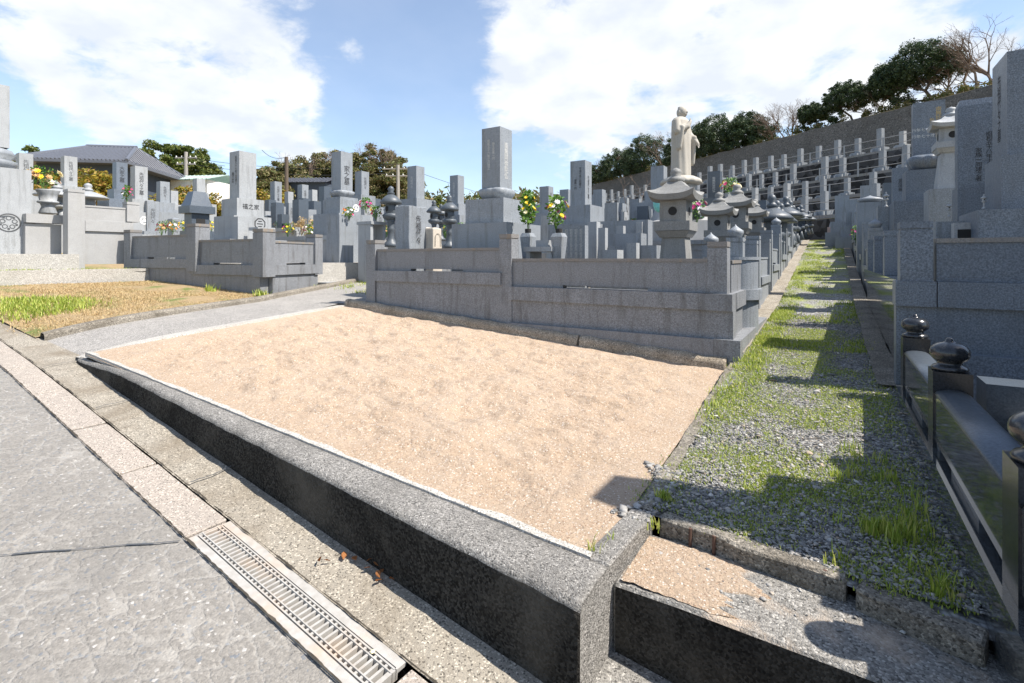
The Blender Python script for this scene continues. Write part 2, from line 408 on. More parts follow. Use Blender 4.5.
def make_gravel():
    m, nt, b = mat_new('gravel_bed'); t = NT(nt); co = t.coord(world=True)
    v = t.n('ShaderNodeTexVoronoi'); v.inputs['Scale'].default_value = 48; t.l(co, v.inputs['Vector'])
    s = t.n('ShaderNodeSeparateColor'); t.l(v.outputs['Color'], s.inputs[0])
    c = t.mix(s.outputs[0], (0.15, 0.155, 0.16), (0.40, 0.40, 0.39))
    c = t.mix(t.rng(s.outputs[1], .8, .95), c, (0.46, 0.44, 0.40))
    c = t.mix(t.rng(v.outputs['Distance'], .35, .75, 0, .8), c, (0.07, 0.06, 0.045))
    sp = t.n('ShaderNodeSeparateXYZ'); t.l(co, sp.inputs[0])
    far = t.rng(sp.outputs[1], 3.0, 9.0, -.16, .10)
    g = t.noise(co, 2.6, 7, .66, .5, .0, 1.0)
    gm = t.rng(t.math('ADD', g, far), .54, .68, 0, .85)
    gc = t.mix(t.noise(co, 60, 3), (0.16, 0.20, 0.04), (0.33, 0.36, 0.09))
    c = t.mix(gm, c, gc)
    t.l(c, b.inputs['Base Color']); setp(b, Roughness=.9)
    t.l(t.bump(t.rng(v.outputs['Distance'], 0, .8, 1, 0), .9, .012), b.inputs['Normal']); return m
M['gravel'] = make_gravel()

def make_dry():
    m, nt, b = mat_new('dry_soil'); t = NT(nt); co = t.coord(world=True)
    c = t.mix(t.noise(co, 90, 4, .7), (0.28, 0.195, 0.10), (0.48, 0.36, 0.20))
    c = t.mix(t.noise(co, 2.2, 5, .6, .3, .52, .64), c, (0.16, 0.20, 0.05))
    t.l(c, b.inputs['Base Color']); setp(b, Roughness=1)
    t.l(t.bump(t.noise(co, 50, 4, .7), .8, .02), b.inputs['Normal']); return m
M['dry'] = make_dry()
def make_pebble():
    m, nt, b = mat_new('pebble'); t = NT(nt); g = t.n('ShaderNodeNewGeometry'); r = g.outputs['Random Per Island']
    cr = t.n('ShaderNodeValToRGB'); t.l(r, cr.inputs[0])
    els = [(0, (.12, .12, .115)), (.3, (.21, .205, .195)), (.6, (.31, .295, .27)), (.85, (.42, .41, .39)), (.95, (.36, .28, .20)), (1, (.60, .59, .55))]
    while len(cr.color_ramp.elements) < len(els): cr.color_ramp.elements.new(.5)
    for e, (p, c) in zip(cr.color_ramp.elements, els): e.position = p; e.color = (*c, 1)
    f = t.noise(t.coord(world=True), 130, 3)
    t.l(t.mix(t.rng(f, 0, 1, 0, .4), cr.outputs[0], (.06, .06, .06)), b.inputs['Base Color']); setp(b, Roughness=.8); return m
M['pebble'] = make_pebble()
def leafmat(name, cols, rough=.6, trans=.25):
    m, nt, b = mat_new(name); t = NT(nt); g = t.n('ShaderNodeNewGeometry')
    cr = t.n('ShaderNodeValToRGB'); t.l(g.outputs['Random Per Island'], cr.inputs[0])
    while len(cr.color_ramp.elements) < len(cols): cr.color_ramp.elements.new(.5)
    for i, (e, c) in enumerate(zip(cr.color_ramp.elements, cols)): e.position = i/(len(cols)-1); e.color = (*c, 1)
    t.l(cr.outputs[0], b.inputs['Base Color']); setp(b, Roughness=rough)
    tr = t.n('ShaderNodeBsdfTranslucent'); t.l(cr.outputs[0], tr.inputs['Color'])
    mx = t.n('ShaderNodeMixShader'); mx.inputs[0].default_value = trans
    t.l(b.outputs[0], mx.inputs[1]); t.l(tr.outputs[0], mx.inputs[2])
    t.l(mx.outputs[0], nt.nodes['Material Output'].inputs['Surface']); return m
M['grass'] = leafmat('grass_blades', [(.15, .22, .025), (.27, .36, .04), (.42, .49, .08), (.55, .53, .15)], .5, .4)
M['straw'] = leafmat('dry_grass', [(.38, .25, .115), (.50, .36, .18), (.62, .49, .28), (.34, .27, .12)], .8, .3)
M['leaf_dark'] = leafmat('pine_foliage', [(.012, .028, .014), (.03, .06, .022), (.05, .085, .03), (.085, .115, .04)], .55, .2)
M['leaf_mid'] = leafmat('broadleaf_foliage', [(.04, .07, .012), (.08, .12, .02), (.14, .17, .03), (.20, .20, .05)], .55, .25)
M['leaf_dry'] = leafmat('scrub_foliage', [(.06, .08, .02), (.12, .14, .035), (.20, .17, .07), (.26, .20, .11)], .7, .25)
M['leaf_yel'] = leafmat('yellowing_foliage', [(.10, .13, .015), (.22, .20, .02), (.36, .26, .03), (.26, .13, .03)], .6, .3)
M['leaf_flower'] = leafmat('bouquet_leaves', [(.03, .10, .015), (.10, .22, .03), (.2, .34, .05)], .5, .3)
M['leaf_dead'] = leafmat('dead_leaf', [(.25, .07, .03), (.35, .15, .05), (.16, .06, .035)], .7, .2)
for nm, c in (('yellow', (.85, .62, .03)), ('pink', (.75, .08, .25)), ('white', (.8, .8, .76)), ('orange', (.8, .25, .02)), ('magenta', (.45, .05, .22)), ('cream', (.75, .68, .42)), ('rust', (.50, .28, .12))):
    M['fl_'+nm] = flat('petal_'+nm, c, .6)
def make_grate_metal():
    m, nt, b = mat_new('galvanised_rusty'); t = NT(nt); co = t.coord()
    c = t.mix(t.noise(co, 30, 4), (.36, .34, .305), (.48, .465, .435))
    c = t.mix(t.noise(co, 5, 5, .7, .3, .50, .76), c, (.50, .39, .29))
    t.l(c, b.inputs['Base Color']); setp(b, Roughness=.55, Metallic=.25); return m
M['grate'] = make_grate_metal()
def make_lattice():
    m, nt, b = mat_new('block_slope'); t = NT(nt); co = t.coord(world=True)
    mp = t.n('ShaderNodeMapping'); mp.inputs['Rotation'].default_value = (0, R(0), 0); t.l(co, mp.inputs[0])
    s = t.n('ShaderNodeSeparateXYZ'); t.l(mp.outputs[0], s.inputs[0])
    cb = t.n('ShaderNodeCombineXYZ'); t.l(t.math('SUBTRACT', t.math('MULTIPLY', s.outputs[0], .82), t.math('MULTIPLY', s.outputs[1], .57)), cb.inputs[0]); t.l(s.outputs[2], cb.inputs[1])
    m2 = t.n('ShaderNodeMapping'); m2.inputs['Rotation'].default_value = (0, 0, R(45)); m2.inputs['Scale'].default_value = (2.6, 2.6, 1); t.l(cb.outputs[0], m2.inputs[0])
    ck = t.n('ShaderNodeTexBrick'); ck.offset = 0; ck.inputs['Scale'].default_value = 1; ck.inputs['Mortar Size'].default_value = .06; ck.inputs['Brick Width'].default_value = 1; ck.inputs['Row Height'].default_value = 1
    t.l(m2.outputs[0], ck.inputs['Vector'])
    n = t.noise(co, 2, 5, .6)
    c = t.mix(ck.outputs['Fac'], t.mix(n, (.14, .125, .10), (.26, .23, .19)), (.06, .05, .04))
    t.l(c, b.inputs['Base Color']); setp(b, Roughness=.95)
    t.l(t.bump(ck.outputs['Fac'], 1, -.05), b.inputs['Normal']); return m
M['lattice'] = make_lattice()

# ------------------------------------------------------------------ terrain
def ground_h(u, v):
    x = -46 + 86*u; y = -8 + 54*v
    if y < 1.3:
        z = road_z(x)-0.12
        if y > 0.6: z -= 0.12*sm(-4.6, -3.8, x)
    else:
        z = terr(x, y) - 0.06
        if x > -5: z -= .14*sm(-5, -4.2, x)
        z -= 0.10*math.exp(-(y-1.3)/.5)*sm(-8.5, -5, x)
        if -0.7 < x < .4 and y < 1.9: z = min(z, -.45)
        if x > .3 and y > 1.3: z = path_z(min(y, 30)) - .25
    return (x, y, z)
structure('ground', grid(ground_h, 172, 108), M['dry'])
far = BM()
vs = [far.verts.new(p) for p in ((-1500, -1500, -4), (1500, -1500, -4), (1500, 1500, -4), (-1500, 1500, -4))]; far.faces.new(vs)
structure('terrain', far, M['dry'])

# road: sheet up to the cover slabs
def slab_y(x): return edge_y(x) - 0.350
def road_f(u, v):
    x = -14 + 17*u; y1 = slab_y(x) + 0.0045; y = -4 + (y1+4)*v
    return (x, y, road_z(x) + .004*fbm(x*2, y*2))
structure('road', grid(road_f, 170, 50), M['road'], smooth=True)
# expansion joints of the road: dark recessed grime lines
jb = BM()
for (xa, ya, xb, yb) in ((-1.98, .90, -2.72, 0.05), (-.62, .86, -1.0, -0.5), (-6.2, 1.02, -7.3, -0.6)):
    n = 14
    for i in range(n):
        t0, t1 = i/n, (i+1)/n
        p0 = (xa+(xb-xa)*t0+.004*math.sin(i*2.1), ya+(yb-ya)*t0); p1 = (xa+(xb-xa)*t1+.004*math.sin((i+1)*2.1), ya+(yb-ya)*t1)
        w = .003*(1+.5*math.sin(i*1.7)); d = Vector((p1[0]-p0[0], p1[1]-p0[1])).normalized(); nn = Vector((-d.y, d.x))*w
        q = [jb.verts.new((p[0]+s*nn.x, p[1]+s*nn.y, road_z(p[0])+.006)) for p, s in ((p0, -1), (p0, 1), (p1, 1), (p1, -1))]
        jb.faces.new(q[::-1])
structure('road', jb, M['ink_grey'])

# gutter trough under the grate
gb = BM()
for i in range(40):
    x0, x1 = -14+17*i/40, -14+17*(i+1)/40
    for (oa, za, ob, zb) in ((-.350, -.03, -.344, -.24), (-.344, -.24, -.190, -.24), (-.190, -.24, -.184, -.03)):
        q = [gb.verts.new((x, edge_y(x)+o, road_z(x)+z)) for x, o, z in ((x0, oa, za), (x1, oa, za), (x1, ob, zb), (x0, ob, zb))]
        gb.faces.new(q)
structure('gutter', gb, M['conc_face'])

# cover slabs, one by one
edges = [-1.985, -2.64, -3.28, -3.98, -4.61, -5.25, -5.88, -6.5, -7.1]
right_edges = [-.985, -.38, .22, .82, 1.42]
slabs = list(zip(edges, edges[1:])) + [(b, a) for a, b in zip(right_edges, right_edges[1:])]
names = ['cracked beige concrete gutter cover next to the upper end of the steel grate',
         'second beige gutter cover above the steel drain grate',
         'third beige gutter cover above the grate with a worn corner',
         'fourth gutter cover above the steel grate beside the pale strip',
         'beige gutter cover at the left edge of the photo, below the dry grass']
for i, (xa, xb) in enumerate(slabs):
    xm = (xa+xb)/2; L = abs(xa-xb) - .012
    t = BM(); box(t, (0, 0, -.075), (L, .152, .075))
    bmesh.ops.subdivide_edges(t, edges=t.edges[:], cuts=3, use_grid_fill=True)
    for v in t.verts:
        v.co += Vector((fbm(v.co.x*9+i*7, v.co.y*9, 1), fbm(v.co.x*9+i*7, v.co.y*9, 5), .5*fbm(v.co.x*7+i*7, v.co.y*7, 9)))*.0035
    o = obj('gutter_cover', t, M['conc_slab'], bevel=.004)
    o.location = (xm, edge_y(xm)-.267, road_z(xm)+.004+.002*rng.uniform(-1, 1))
    sl_ = (road_z(xb)-road_z(xa))/(xb-xa)
    o.rotation_euler = (0, -math.atan(sl_), math.atan(-.0458))
    lab = names[i] if i < len(names) else ('beige concrete gutter cover just beyond the lower end of the steel grate' if i == 8 else 'beige concrete gutter cover further along the gutter outside the middle')
    tag(o, lab, 'gutter cover', 'concrete covers along the gutter')

# steel drain grate
gx0, gx1 = -1.975, -.995; gxm = (gx0+gx1)/2
gr = thing('drain_grate', (gxm, edge_y(gxm)-.267, road_z(gxm)+.006), 'rusty galvanised steel drain grate with slotted bars set in the gutter', 'drain grate')
gr.rotation_euler = (0, math.atan(.1056), math.atan(-.0458))
GL = gx1-gx0-.006
for s in (-1, 1):
    t = BM(); box(t, (0, s*.0615, -.012), (GL, .030, .012)); obj('side_flange', t, M['grate'], gr, bevel=.0015)
    t = BM(); box(t, (0, s*.040, -.028), (GL, .005, .029)); box(t, (0, s*.0262, -.028), (GL, .004, .030)); obj('rail', t, M['grate'], gr)
t = BM()
nb_ = 44
for i in range(nb_):
    x = -GL/2 + GL*(i+.5)/nb_
    box(t, (x, 0, -.026), (.0078, .052, .025), taper=1.0)
    for s in (-1, 1): box(t, (x, s*.0331, -.016), (.008, .0105, .015))
obj('slat', t, M['grate'], gr)
for s in (-1, 1):
    t = BM(); box(t, (s*(GL/2-.003), 0, -.03), (.006, .093, .031)); obj('end_bar', t, M['grate'], gr)

# concrete strip between slabs and the retaining wall
def strip_f(u, v):
    x = -14+17*u; y = edge_y(x) - .1885 + .2035*v
    return (x, y, road_z(x)+.004+.010*v + .003*fbm(x*4, y*4))
structure('gutter_strip', grid(strip_f, 300, 6), M['conc_strip'], smooth=True)
jb = BM()
for x in (-2.33, -4.52, -3.5):
    for j in range(6):
        y0 = edge_y(x)-.178+.19*j/6; y1 = edge_y(x)-.178+.19*(j+1)/6; w = .003
        a = .006*math.sin(j*1.3+x); b_ = .006*math.sin((j+1)*1.3+x)
        q = [jb.verts.new((xx, yy, road_z(xx)+.019+.010*(j/6))) for xx, yy in ((x-w+a, y0), (x+w+a, y0), (x+w+b_, y1), (x-w+b_, y1))]; jb.faces.new(q)
structure('gutter_strip', jb, M['ink_grey'])

# ------------------------------------------------------------------ retaining wall in front of the sand
XR, XL = -.55, -4.50
def inner_y(x): return 1.40 + .0*x
def top_z(x): return sand_z(x) + .006 - .05*sm(-3.6, -4.5, x)
rw = thing('retaining_wall', ((XR+XL)/2, 1.3, road_z(-2.5)), 'low aggregate concrete retaining wall with black stained face along the gutter', 'retaining wall')
off = Vector(rw.location)
def loft(stations, prof, mats):
    """prof(x)->list of (y,z,mat of the face after it)"""
    bm = BM(); rows = []
    for x in stations:
        rows.append([bm.verts.new(Vector((x, p[0], p[1]))-off) for p in prof(x)])
    for a, b in zip(rows, rows[1:]):
        for i in range(len(a)-1):
            f = bm.faces.new((a[i], a[i+1], b[i+1], b[i])); f.material_index = mats[i]; f.smooth = True
    for r, flip in ((rows[0], False), (rows[-1], True)):
        f = bm.faces.new(r[::-1] if flip else r); f.material_index = 0
    bmesh.ops.recalc_face_normals(bm, faces=bm.faces[:]); return bm
def wprof(x):
    ye = edge_y(x); zt = top_z(x); zb = road_z(x)-.08; n = fbm(x*6, 0, 3)*.007+fbm(x*31, 2, 3)*.004; n2 = fbm(x*11, 5, 3)*.005+fbm(x*37, 1, 3)*.002
    h = max(.02, zt-road_z(x)); r = min(.020, h*.4)
    yi = max(inner_y(x), ye+.05)
    return [(ye-.004, zb), (ye+n*.6, zt-r*2.2), (ye+.002+n, zt-r), (ye+r*.35+n, zt-r*.35), (ye+r+n2, zt+n2*.5), ((ye+yi)/2, zt+.004+n2*.6), (yi-.02, zt+.001), (yi, zt-.004), (yi, zb)]
st = [XL+(XR-XL)*i/160 for i in range(161)]
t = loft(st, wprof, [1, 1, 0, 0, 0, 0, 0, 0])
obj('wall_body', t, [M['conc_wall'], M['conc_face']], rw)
t = BM(); rows = []
for i in range(161):
    x = -4.40+(XR-.06+4.40)*i/160; yo = 1.398+.006*fbm(x*7, 2); yi_ = 1.424+.03*fbm(x*4, 9)
    rows.append([t.verts.new(Vector((x, yy, zz))-off) for yy, zz in ((yo, sand_z(x)-.02), (yo+.003, sand_z(x)+.010), (yi_, sand_z(x)+.012), (yi_+.004, sand_z(x)-.02))])
for a, b in zip(rows, rows[1:]):
    for i in range(3): t.faces.new((a[i], a[i+1], b[i+1], b[i]))
bmesh.ops.recalc_face_normals(t, faces=t.faces[:]); obj('mortar_strip', t, M['conc_pale'], rw)
# return at the corner, running back beside the steps
t = BM(); slab(t, (XR-.045-off.x, 1.40-off.y), (XR-.02-off.x, 1.76-off.y), -.32-off.z, .004-off.z, .085, 0); 
bmesh.ops.subdivide_edges(t, edges=t.edges[:], cuts=3, use_grid_fill=True)
for v in t.verts: v.co += Vector((1, 1, .7))*fbm(v.co.x*8, v.co.y*8, v.co.z*8)*.006
obj('wall_return', t, M['conc_wall'], rw, bevel=.006)

# ------------------------------------------------------------------ sand plot
SB = [(-.735, 4.36), (-5.29, 4.36)]
def sand_f(u, v):
    # u along x (0 left, 1 right), v from front to back
    xl = -4.42 + (-5.29+4.42)*v; xr = -.60 + (-.70+.60)*v
    x = xl+(xr-xl)*u; y = 1.395+(4.42-1.395)*v
    e = min(1, 12*min(u, 1-u, v*.8, 1-v))
    n = .030*fbm(x*1.5, y*2.6, 2) + .028*fbm(x*3.6+y*1.5, y*6.5-x*1.2, 7) - .022*abs(fbm(x*2.6, y*3.4, 12)) + .006*fbm(x*14, y*16, 1) + .0025*fbm(x*45, y*45, 4)
    return (x, y, sand_z(x) - .004 + (n-.002)*e)
me = grid(sand_f, 420, 330); structure('sand_bed', me, M['sand'], smooth=True)
# white edging strip on the plot's left side
strip = BM()
rows = []
for i in range(30):
    v = i/29; y = 1.40+(4.45-1.40)*v; xr = -4.42-.87*v; w = .175-.05*v
    z = sand_z(xr)+.010-.055*math.exp(-(y-1.40)/.3)
    rows.append([strip.verts.new(p) for p in ((xr-w, y, z-.06), (xr-w+.006, y, z-.004), (xr-w+.014, y, z), (xr+.004*math.sin(i*2.2), y, z+.004), (xr+.012, y, z-.05))])
for a, b in zip(rows, rows[1:]):
    for i in range(4): f = strip.faces.new((a[i], a[i+1], b[i+1], b[i])); f.smooth = False
bmesh.ops.recalc_face_normals(strip, faces=strip.faces[:])
o = obj('edging_strip', strip, M['conc_pale']); tag(o, 'pale concrete edging strip along the left side of the sand plot', 'edging')
# old rounded kerb at the back of the sand
def back_kerb(xa, xb, lab):
    bm = BM(); rows = []; n = 50
    for i in range(n+1):
        x = xa+(xb-xa)*i/n; z = sand_z(x); j = .012*fbm(x*3, 2, 2); k = .01*fbm(x*6, 8, 2)
        pr = [(-.055, -.06), (-.055+j*.4, .025), (-.035, .052+k*.5), (0, .060+k), (.04, .056+k*.5), (.055, .03), (.055, -.06)]
        rows.append([bm.verts.new((x, 4.385+p[0]+j*.6, z+p[1]*1.45)) for p in pr])
    for a, b in zip(rows, rows[1:]):
        for i in range(len(a)-1): bm.faces.new((a[i], a[i+1], b[i+1], b[i])).smooth = True
    bm.faces.new(rows[0]); bm.faces.new(rows[-1][::-1]); bmesh.ops.recalc_face_normals(bm, faces=bm.faces[:])
    tag(obj('plot_kerb', bm, M['kerb_beige']), lab, 'kerb')
back_kerb(-5.20, -2.02, 'long weathered concrete kerb behind the sand, left part')
back_kerb(-2.00, -.72, 'short weathered concrete kerb behind the sand at the path corner')
back_kerb(-5.27, -5.215, 'small end block of the weathered kerb at the sand plot back corner')
def gap_f(u, v):
    x = -5.3+4.6*u; return (x, 4.42+.06*v, sand_z(x)+.004)
structure('wall_footing', grid(gap_f, 40, 2), M['conc_old'])

# flat edging between the sand and the gravel path
def sedge(u, v):
    y = 1.78+2.66*v; x = -.60-.10*v + .055*u + .012*fbm(y*5, u*3, 4)
    return (x, y, .006+path_z(y)*.6 + .004*fbm(x*20, y*20))
structure('path_edging', grid(sedge, 3, 60), M['conc_old'])

# ------------------------------------------------------------------ steps at the path's foot
stp = BM(); slab(stp, (-.545, 1.59), (.62, 1.565), -.5, -.058, .33, 0)
bmesh.ops.subdivide_edges(stp, edges=stp.edges[:], cuts=5, use_grid_fill=True)
for v in stp.verts: v.co += Vector((0, 1, .7))*fbm(v.co.x*6, v.co.y*6, v.co.z*6)*.007
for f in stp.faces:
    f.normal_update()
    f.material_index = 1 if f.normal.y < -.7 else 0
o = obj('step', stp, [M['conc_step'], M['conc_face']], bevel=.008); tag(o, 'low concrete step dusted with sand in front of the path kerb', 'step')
def land(u, v):
    x = -.56+2.2*u; y = .98+.5*v; return (x, y, road_z(x)+.015+.004*fbm(x*5, y*5))
structure('pavement', grid(land, 30, 8), M['conc_step'])
def sdust(u, v):
    y = 1.44+.28*v; x = -.53+(.34+.12*fbm(y*14, 3)+.05*fbm(y*50, 1))*u*(1-.35*abs(v-.6))
    return (x, y+.012*fbm(x*30, 2), -.0545+.004*(1-u)+.002*fbm(x*60, y*60)-.008*(u > .999))
structure('sand_bed', grid(sdust, 30, 30), M['sand'], smooth=True)
def dirt_line(off0, name, wid, zo, seed):
    b = BM(); prev = None
    for i in range(900):
        x = -9+10.4*i/899
        w = wid*max(.12, .55+1.1*fbm(x*6, seed)+.7*fbm(x*31, seed+3)); yc = edge_y(x)+off0+.003*fbm(x*12, seed+7)
        cur = [b.verts.new((x, yc-w, road_z(x)+zo)), b.verts.new((x, yc+w, road_z(x)+zo))]
        if prev: b.faces.new((prev[0], cur[0], cur[1], prev[1]))
        prev = cur
    structure(name, b, M['grime'])
M['grime'] = flat('joint_grime', (.045, .038, .028), 1.0, 0, .5)
dirt_line(-.3465, 'gutter', .0048, .0105, 1); dirt_line(-.1885, 'gutter', .0042, .0125, 5)
def kstone(xa, xb, y0, y1, h, lab, d=.062):
    t = BM(); slab(t, (xa, y0), (xb, y1), -.14, h, d, 0)
    bmesh.ops.subdivide_edges(t, edges=t.edges[:], cuts=5, use_grid_fill=True)
    for v in t.verts: v.co += Vector((.4, 1, 1))*fbm(v.co.x*7+xa*3, v.co.y*9, v.co.z*9)*.009
    o = obj('kerb_stone', t, M['conc_old'], bevel=.006); tag(o, lab, 'kerb stone')
    return o
kstone(-.50, .035, 1.785, 1.715, .002, 'old concrete kerb stone with rusty iron pins at the gravel edge')
kstone(.062, .31, 1.70, 1.62, .0, 'mossy loose kerb block at the foot of the black granite fence', .075)
t = BM()
for x in (-.405, -.33, -.03): box(t, (x, 1.735-.09*(x+.5)*0-.0 + .0, -.10), (.010, .008, .10))
o = obj('iron_pin', t, M.setdefault('rust', flat('rust', (.09, .05, .035), .9))); o.parent = None
o['kind'] = 'stuff'; o['label'] = 'rusty iron pins'
bpy.data.objects.remove(o)
ks = [q for q in COL.objects if q.name == 'kerb_stone'][0]
for x in (-.40, -.325, -.02):
    b = BM(); tube(b, (x, 1.735-.131*(x+.4)*.53, -.10), (x+.002, 1.737-.131*(x+.4)*.53, .004), .006, .006, 6); obj('iron_pin', b, M['rust'], ks)

# ------------------------------------------------------------------ gravel path
PXL, PXR = -.60, .36
def front_y(x): return 1.79-.18*max(0, x+.5)
def path_f(u, v):
    x = PXL-.03+(PXR+.05-PXL)*u; y0 = front_y(x)
    y = y0 + (19.2-y0)*v**1.6
    return (x, y, path_z(y)+.012*fbm(x*4, y*4)-.012)
structure('gravel_path', grid(path_f, 24, 200), M['gravel'], smooth=True)
# bare concrete footing along the right fence
def foot_f(u, v):
    y = 4.0+15*v; x = .24+.15*u+.02*fbm(y*2, 3); return (x, y, path_z(y)+.02+.008*fbm(x*9, y*6))
structure('path_edging', grid(foot_f, 4, 80), M['conc_old'])
def foot_l(u, v):
    y = 4.5+14*v; x = -.80+.19*u+.015*fbm(y*3, 9); return (x, y, path_z(y)+.03+.01*fbm(x*9, y*4))
structure('path_edging', grid(foot_l, 4, 80), M['conc_strip'])

# pebbles
def pebbles(n, ylo, yhi, xlo, xhi, zf, size, power=1.0, keep=None):
    base = np.array([(-1, 0, 0), (1, 0, 0), (0, -1, 0), (0, 1, 0), (0, 0, -1), (0, 0, 1)], float)
    fc = np.array([(0, 2, 5), (2, 1, 5), (1, 3, 5), (3, 0, 5), (2, 0, 4), (1, 2, 4), (3, 1, 4), (0, 3, 4)])
    # one subdivision for rounder stones
    V = list(map(tuple, base)); cache = {}; F = []
    def mid(a, b):
        k = (min(a, b), max(a, b))
        if k not in cache:
            p = np.array(V[a])+np.array(V[b]); p = p/np.linalg.norm(p)*.97; V.append(tuple(p)); cache[k] = len(V)-1
        return cache[k]
    for a, b, c in fc:
        ab, bc, ca = mid(a, b), mid(b, c), mid(c, a); F += [(a, ab, ca), (ab, b, bc), (ca, bc, c), (ab, bc, ca)]
    V = np.array(V); F = np.array(F); nv = len(V)
    allV = []; allF = []; k = 0
    tries = 0
    while k < n and tries < n*6:
        tries += 1
        y = ylo+(yhi-ylo)*nrg.random()**power; x = nrg.uniform(xlo, xhi)
        if keep and not keep(x, y): continue
        s = size*nrg.lognormal(0, .42)
        sc3 = s*np.array([nrg.uniform(.7, 1.4), nrg.uniform(.6, 1.1), nrg.uniform(.28, .55)])
        P = V*(1+nrg.uniform(-.38, .34, (nv, 1)))*sc3
        a, b2 = nrg.uniform(0, 6.28), nrg.uniform(-.5, .5)
        ca_, sa_ = math.cos(a), math.sin(a); cb_, sb_ = math.cos(b2), math.sin(b2)
        Rm = np.array([[ca_, -sa_, 0], [sa_, ca_, 0], [0, 0, 1]]) @ np.array([[1, 0, 0], [0, cb_, -sb_], [0, sb_, cb_]])
        P = P @ Rm.T + np.array([x, y, zf(x, y)+s*.25])
        allV.append(P); allF.append(F+k*nv); k += 1
    return np_mesh('pebbles', np.concatenate(allV), np.concatenate(allF))
o = obj('gravel', pebbles(30000, 1.72, 7.0, PXL+.02, PXR-.03, lambda x, y: path_z(y), .0040, 1.5, lambda x, y: y > front_y(x)+.035), M['pebble']); o['kind'] = 'stuff'
o = obj('gravel', pebbles(420, 1.42, 2.2, -.72, -.52, lambda x, y: .0, .0065, 1.0, lambda x, y: x > -.64-.06*math.sin(y*9) and y > 1.7), M['pebble']); o['kind'] = 'stuff'
o = obj('gravel', pebbles(130, 1.52, 1.70, -.5, .5, lambda x, y: -.056, .004, .5), M['pebble']); o['kind'] = 'stuff'

# ------------------------------------------------------------------ grass
def blades(pts, hlo, hhi, wid, lean=.5):
    """pts (n,3); bent two-quad blades"""
    n = len(pts); a = nrg.uniform(0, 6.283, n); h = nrg.uniform(hlo, hhi, n)*nrg.uniform(.6, 1.2, n)
    l = nrg.uniform(.1, lean, n)*h; dx, dy = np.cos(a)*l, np.sin(a)*l; wx, wy = -np.sin(a)*wid/2, np.cos(a)*wid/2
    P = np.empty((n, 5, 3))
    P[:, 0] = pts + np.stack([wx, wy, 0*h], 1); P[:, 1] = pts - np.stack([wx, wy, 0*h], 1)
    m = pts + np.stack([dx*.35, dy*.35, h*.6], 1)
    P[:, 2] = m - np.stack([wx, wy, 0*h], 1)*.8; P[:, 3] = m + np.stack([wx, wy, 0*h], 1)*.8
    P[:, 4] = pts + np.stack([dx, dy, h], 1)
    i = np.arange(n)[:, None]*5
    F = np.concatenate([i+np.array([[0, 1, 2]]), i+np.array([[0, 2, 3]]), i+np.array([[3, 2, 4]])])
    return np_mesh('blades', P.reshape(-1, 3), F)
def scatter(n, xlo, xhi, ylo, yhi, dens, zf, clump=.018, per=7, power=1.0):
    out = []; tries = 0
    while len(out) < n and tries < n*8:
        tries += 1
        x = rng.uniform(xlo, xhi); y = ylo+(yhi-ylo)*rng.random()**power
        if rng.random() > dens(x, y): continue
        for _ in range(per):
            xx = x+rng.gauss(0, clump); yy = y+rng.gauss(0, clump); out.append((xx, yy, zf(xx, yy)-.003))
    return np.array(out)
def pdens(x, y):
    if y < front_y(x)+.04: return 0
    n = .5+.9*fbm(x*3.1, y*2.3, 5, 5)
    left = math.exp(-((x+.56)/.16)**2); right = math.exp(-((x-.16)/.12)**2)
    d = max(0, n-.12)*1.1 + .30*math.exp(-((x+.54)/.10)**2)*sm(1.9, 2.6, y)*max(0, .3+n)*sm(2.4, 4, y)+ .12*right*sm(3.0, 1.9, y)+.35*right*sm(5, 7, y)*n + .25*sm(5, 9, y)*left
    return d
zf = lambda x, y: path_z(y)
o = obj('grass', blades(scatter(60000, PXL, PXR-.06, 1.72, 6, pdens, zf, .026, 6, 1.25), .005, .016, .0036, 1.1), M['grass']); o['kind'] = 'stuff'
o = obj('grass', blades(scatter(800, .0, .27, 1.72, 2.9, lambda x, y: max(0, .02+.9*fbm(x*5, y*5, 1))*sm(3.0, 1.8, y)*(y > front_y(x)+.05), zf, .012, 8), .025, .07, .0042, .6), M['grass']); o['kind'] = 'stuff'
o = obj('grass', blades(scatter(19000, PXL-.08, PXR-.06, 5, 18.5, lambda x, y: max(0, -.05+.9*fbm(x*2.2, y*1.1, 5, 4)+.5*math.exp(-((x+.5)/.16)**2)+.3*math.exp(-((x-.2)/.12)**2)), zf, .03, 9, 1.3), .012, .036, .006, .9), M['grass']); o['kind'] = 'stuff'
o = obj('grass', blades(scatter(4200, PXL-.03, PXL+.16, 2.9, 7.5, lambda x, y: max(0, fbm(x*3, y*2, 8)+.35), zf, .03, 10), .014, .042, .005, .9), M['grass']); o['kind'] = 'stuff'
